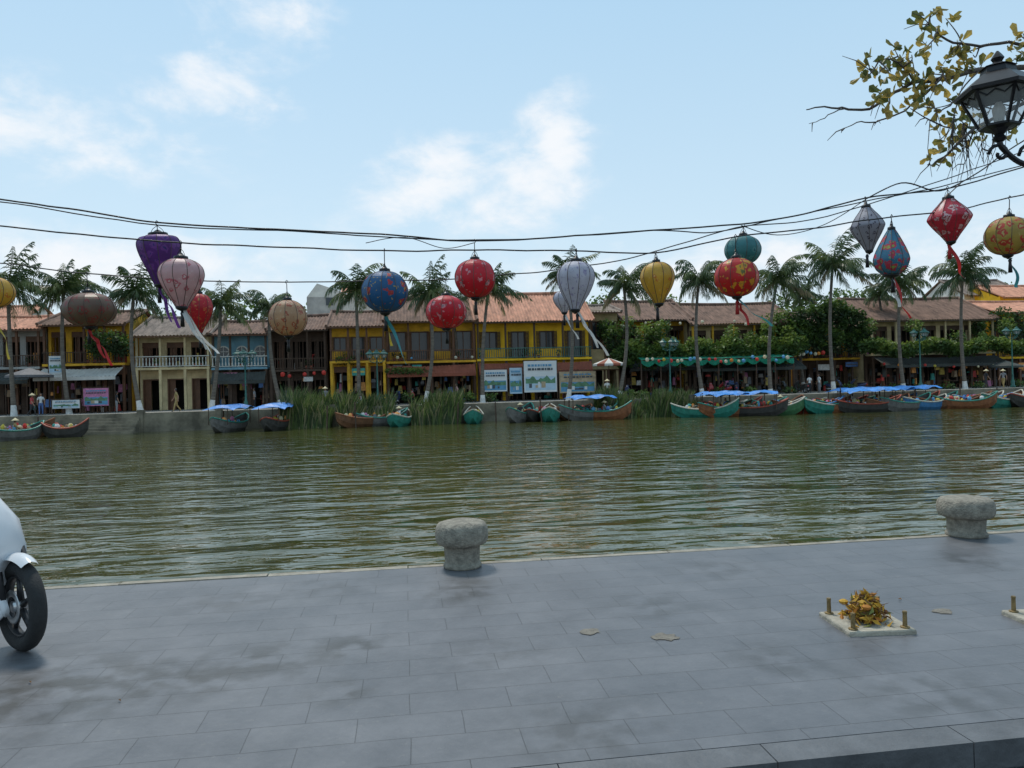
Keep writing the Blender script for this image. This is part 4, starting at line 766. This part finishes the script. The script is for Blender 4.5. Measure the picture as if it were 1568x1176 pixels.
def scooter(loc,yaw,body,name='motor_scooter',steer=0,s=1.):
    e=empty(name); r=.235; SA=math.radians(steer)
    def wheel(cx,nm):
        b=MB(); torus(b,(cx,0,.285),r,.05,m_rub,44,12,1.0); torus(b,(cx,0,.285),r-.05,.014,m_bp,36,8,2.2)
        for k in range(5):
            a=2*math.pi*k/5+.3; b.tube([(cx+.03*math.cos(a),0,.285+.03*math.sin(a)),(cx+(r-.05)*math.cos(a+.15),0,.285+(r-.05)*math.sin(a+.15))],[.022,.013],6,m_bp)
        b.tube([(cx,-.05,.285),(cx,.05,.285)],.035,14,m_steel); torus(b,(cx,-.05,.285),.085,.022,m_steel,24,6,.12); return b.ob(nm,e,True)
    fwl=wheel(0,'front_wheel'); wheel(-1.28,'rear_wheel'); fwl.rotation_euler=(0,0,SA)
    b=MB()
    vs=[];fs=[];n=16;kk=7
    for i in range(n+1):
        a=math.radians(62+115*i/n)
        for j in range(kk):
            q=-1+2*j/(kk-1); rr=.33-.035*q*q; wd=.07*(1-.45*abs(i/n-.45)**1.5*2); vs.append((rr*math.cos(a),wd*q,.285+rr*math.sin(a)))
    for i in range(n):
        for j in range(kk-1): a=i*kk+j; fs.append((a,a+kk,a+kk+1,a+1))
    b.add(vs,fs,body)
    for sg in(-1,1):
        loft(b,[ell(-.22,.60,.022,.05,dy0=.09*sg),ell(-.14,.46,.026,.055,dy0=.09*sg),ell(-.05,.33,.028,.05,dy0=.09*sg),ell(.015,.27,.02,.035,dy0=.09*sg)],body)
        b.tube([(-.03,.09*sg,.33),(-.18,.07*sg,.68)],.02,8,m_bp)
        loft(b,[ell(-.32,.16,.012,.03,dy0=.10*sg),ell(-.12,.2,.014,.03,dy0=.10*sg),ell(.0,.27,.012,.03,dy0=.10*sg)],body)
    b.ob('front_fender_and_fork',e,True).rotation_euler=(0,0,SA)
    ax=.13
    b=MB(); loft(b,[ell(-.30+ax,.40,.07,.05,16,.35),ell(-.24+ax,.47,.13,.07,16,.35),ell(-.22+ax,.60,.18,.09,16,.2),ell(-.28+ax,.76,.2,.10,16,.2),ell(-.38+ax,.90,.17,.09,16,.2),ell(-.46+ax,1.0,.10,.06,16,.2),ell(-.5+ax,1.05,.05,.03,16,.2)],body)
    b.ob('front_apron',e,True)
    b=MB(); loft(b,[ell(-.40,.93,.10,.06),ell(-.39,1.0,.12,.07),ell(-.44,1.08,.11,.06),ell(-.52,1.11,.05,.03)],body)
    b.tube([(-.50,-.36,1.08),(-.46,-.2,1.06),(-.44,0,1.04),(-.46,.2,1.06),(-.50,.36,1.08)],.018,8,m_bp)
    for sg in(-1,1):
        b.tube([(-.485,.26*sg,1.078),(-.51,.37*sg,1.08)],.024,8,m_bp); b.tube([(-.47,.22*sg,1.07),(-.47,.27*sg,1.20),(-.48,.29*sg,1.25)],.007,6,m_bp); b.rev([(.02,-.045),(.06,-.02),(.06,.03),(.02,.05)],(-.48,.31*sg,1.28),12,m_bp)
    b.rev([(.02,-.04),(.075,-.02),(.075,.03),(.03,.05)],(-.33,0,1.0),14,m_steel); b.ob('handlebar_and_headlight',e,True)
    b=MB(); b.box(-.78,-.25,-.16,.16,.28,.36,m_bp)
    loft(b,[ell(-.72,.36,.14,.10),ell(-.85,.50,.17,.20),ell(-1.1,.56,.18,.19),ell(-1.4,.64,.14,.13),ell(-1.62,.72,.07,.06)],body)
    b.ob('body',e,True)
    b=MB(); loft(b,[ell(-.70,.72,.10,.03),ell(-.80,.76,.15,.055),ell(-1.1,.78,.16,.05),ell(-1.35,.83,.15,.05),ell(-1.55,.84,.08,.03)],m_seat); b.ob('seat',e,True)
    b=MB(); b.tube([(-.9,-.17,.30),(-1.3,-.19,.33),(-1.5,-.19,.38)],[.03,.06,.05],10,m_steel); b.tube([(-.8,.12,.28),(-.82,.26,.02)],.012,6,m_steel); b.box(-1.66,-1.60,-.06,.06,.62,.7,rb_r); b.ob('exhaust_and_stand',e,True)
    e.location=loc; e.rotation_euler=(0,0,math.radians(yaw)); e.scale=(s,s,s); return e
wp=gnd(34,996); scooter((wp.x,wp.y,0),-8.1-5,m_wp,s=1.,steer=-30)
random.seed(5)
mc=[mat('bike_paint_%d'%i,c,.3,.1,3) for i,c in enumerate([(.3,.03,.03),(.03,.04,.1),(.4,.4,.42),(.02,.02,.02)])]
for px in(1090,1102,1115,1128,1205,1217,1290,1302,960,540,610,632):
    q=onst(px,U(62.8,63.2)); scooter(q,U(60,115)*(1 if R()<.5 else -1),random.choice(mc))
for px in (140,160,1010,1040,1065,1340,1365,1440,1460,440,470,760,880):
    x,y,z=onst(px,U(63.8,64.4)); e=empty('cafe_table'); b=MB(); b.rev([(.4,.7),(.42,.72),(.4,.745)],(x,y,z),16,m_wood); b.tube([(x,y,z),(x,y,z+.7)],.03,6,m_wood); b.rev([(.2,0),(.05,.04)],(x,y,z),10,m_wood); b.ob('table',e)
    b=MB()
    for sg in(-1,1):
        cx=x+.65*sg; b.box(cx-.2,cx+.2,y-.2,y+.2,z+.42,z+.46,m_brown); b.box(cx+.17*sg-.02,cx+.17*sg+.02,y-.2,y+.2,z+.46,z+.88,m_brown)
        for a in(-.18,.18):
            for c in(-.18,.18): b.box(cx+a-.02,cx+a+.02,y+c-.02,y+c+.02,z,z+.42,m_brown)
    b.ob('chairs',e)
# ------------------------------------------------------------------ near tree at right
m_tb=mat('grey_bark',(.11,.09,.075),.9,.35,6,bump=.7); TL=[mat('tree_leaf_olive',(.24,.21,.05),.5,.3,9,trans=.45),mat('tree_leaf_yellow',(.46,.33,.08),.5,.3,9,trans=.5),mat('tree_leaf_green',(.12,.14,.035),.5,.3,9,trans=.4)]
random.seed(21); TD=5.6
e=empty('almond_tree'); nodes=[]; b=MB()
def branch(pts,r0_,r1_,D0=TD):
    P=[]
    for i,(px,py) in enumerate(pts): P.append(hit(px,py,D0+.35*noise.noise(Vector((px*.01,py*.01,1)))))
    Q=smoothpts(P,4); 
    Q=[q+Vector((U(-1,1),U(-1,1),U(-1,1)))*.008 for q in Q]
    n=len(Q); b.tube(Q,[r0_+(r1_-r0_)*i/(n-1) for i in range(n)],7,m_tb)
    for q in Q: nodes.append(q)
t0=hit(1800,60,TD)
b.tube(smoothpts([(t0.x+.7,t0.y,-.05),(t0.x+.6,t0.y+.05,1.2),(t0.x+.45,t0.y,2.4),(t0.x,t0.y,t0.z)],5),[.2,.19,.18,.175,.17,.165,.16,.155,.15,.145,.14,.13,.12,.11,.1,.09],12,m_tb)
b.tube(smoothpts([(t0.x+.45,t0.y,2.4),(t0.x+1.2,t0.y-.5,3.8),(t0.x+1.6,t0.y-.8,5.5)],5),[.12-.008*i for i in range(11)],9,m_tb)
branch([(1800,60),(1700,85),(1620,96),(1560,105),(1500,108),(1440,122),(1400,126),(1370,142),(1330,166),(1290,166),(1262,164),(1235,166)],.03,.004)
branch([(1700,85),(1600,140),(1540,172),(1490,198),(1460,228),(1432,250),(1420,252)],.022,.003)
branch([(1620,96),(1560,66),(1500,70),(1450,62),(1428,40),(1425,18)],.016,.004)
branch([(1440,122),(1385,170),(1340,186),(1312,188),(1290,200)],.009,.003); branch([(1400,126),(1375,95),(1345,92)],.008,.004); branch([(1290,166),(1262,180),(1240,190)],.005,.002)
branch([(1540,172),(1500,150),(1470,150),(1440,170),(1425,160)],.01,.004); branch([(1490,198),(1480,240),(1470,280)],.006,.002); branch([(1540,172),(1520,220),(1510,262)],.006,.002); branch([(1500,108),(1470,140),(1460,185),(1440,215)],.007,.003); branch([(1560,105),(1545,140),(1520,160),(1500,200)],.007,.003)
spots=[(1425,18),(1436,44),(1412,40),(1370,76),(1340,95),(1322,118),(1350,136),(1386,100),(1396,84),(1362,112),(1402,136),(1358,162),(1345,150),(1415,76),(1440,102),(1465,85),(1472,68),(1410,150),(1430,166),(1450,150),(1478,100),(1440,190),(1457,206),(1470,182),(1425,245),(1442,240),(1560,78),(1552,96),(1482,206),(1500,104),(1394,166),(1462,226),(1480,150),(1505,210),(1545,205),(1330,100),(1378,122),(1490,84),(1448,28),(1512,132),(1418,120),(1600,60),(1640,110),(1600,200),(1700,150),(1680,40),(1720,20),(1560,55),(1452,128),(1380,90),(1430,60),(1455,110),(1490,170),(1470,205),(1400,110),(1420,140)]
for px,py in spots:
    p=hit(px,py,TD+U(-.25,.25)); q=min(nodes,key=lambda n_:(n_-p).length+(.2 if n_.x<p.x-.02 else 0))
    if (q-p).length>.02:
        md=q.lerp(p,.55)+Vector((U(-1,1),U(-1,1),U(-1,.2)))*.035; T=smoothpts([q,md,p],4); b.tube(T,[.007-.004*i/8 for i in range(9)],5,m_tb)
        nodes+=T[3:6]
for _ in range(80):
    q=random.choice(nodes[12:]); d=Vector((U(-1,.2),U(-.6,.6),U(-1.2,.5)))*U(.08,.26); b.tube([q,q+d*.5+Vector((0,0,.02)),q+d],[.005,.004,.002],4,m_tb)
for _ in range(36):
    px=U(1400,1530); q=min(nodes,key=lambda n_:abs(n_.x-hit(px,200,TD).x)+abs(n_.z-hit(px,190,TD).z)); l=U(.15,.5); b.tube([q,q+Vector((U(-.05,.05),0,-l*.5)),q+Vector((U(-.09,.09),0,-l))],[.004,.003,.002],4,m_tb)
b.ob('trunk_and_branches',e,True)
b=MB()
for px,py in spots:
    p=hit(px,py,TD)
    nn=random.choice((6,7,8,9))
    for k in range(nn):
        a=2*math.pi*k/nn+U(-.4,.4); c=p+Vector((U(-.04,.04),U(-.05,.05),U(-.04,.04))); d=Vector((math.cos(a),U(-.7,.7),math.sin(a)*.8+.1)).normalized(); s=d.cross(Vector((U(-1,1),U(-1,-.2),U(-.4,.4)))).normalized(); l=U(.065,.115); w_=l*.26; m=random.choice((TL[0],TL[0],TL[1],TL[2],TL[1]))
        nrm=d.cross(s)*l*.12
        b.add([c,c+d*l*.45+s*w_*.7+nrm,c+d*l*.8+s*w_+nrm*.6,c+d*l,c+d*l*.8-s*w_+nrm*.6,c+d*l*.45-s*w_*.7+nrm,c+d*l*.5],[(0,1,6),(1,2,3,6),(6,3,4,5),(0,6,5)],m)
b.ob('leaves',e)
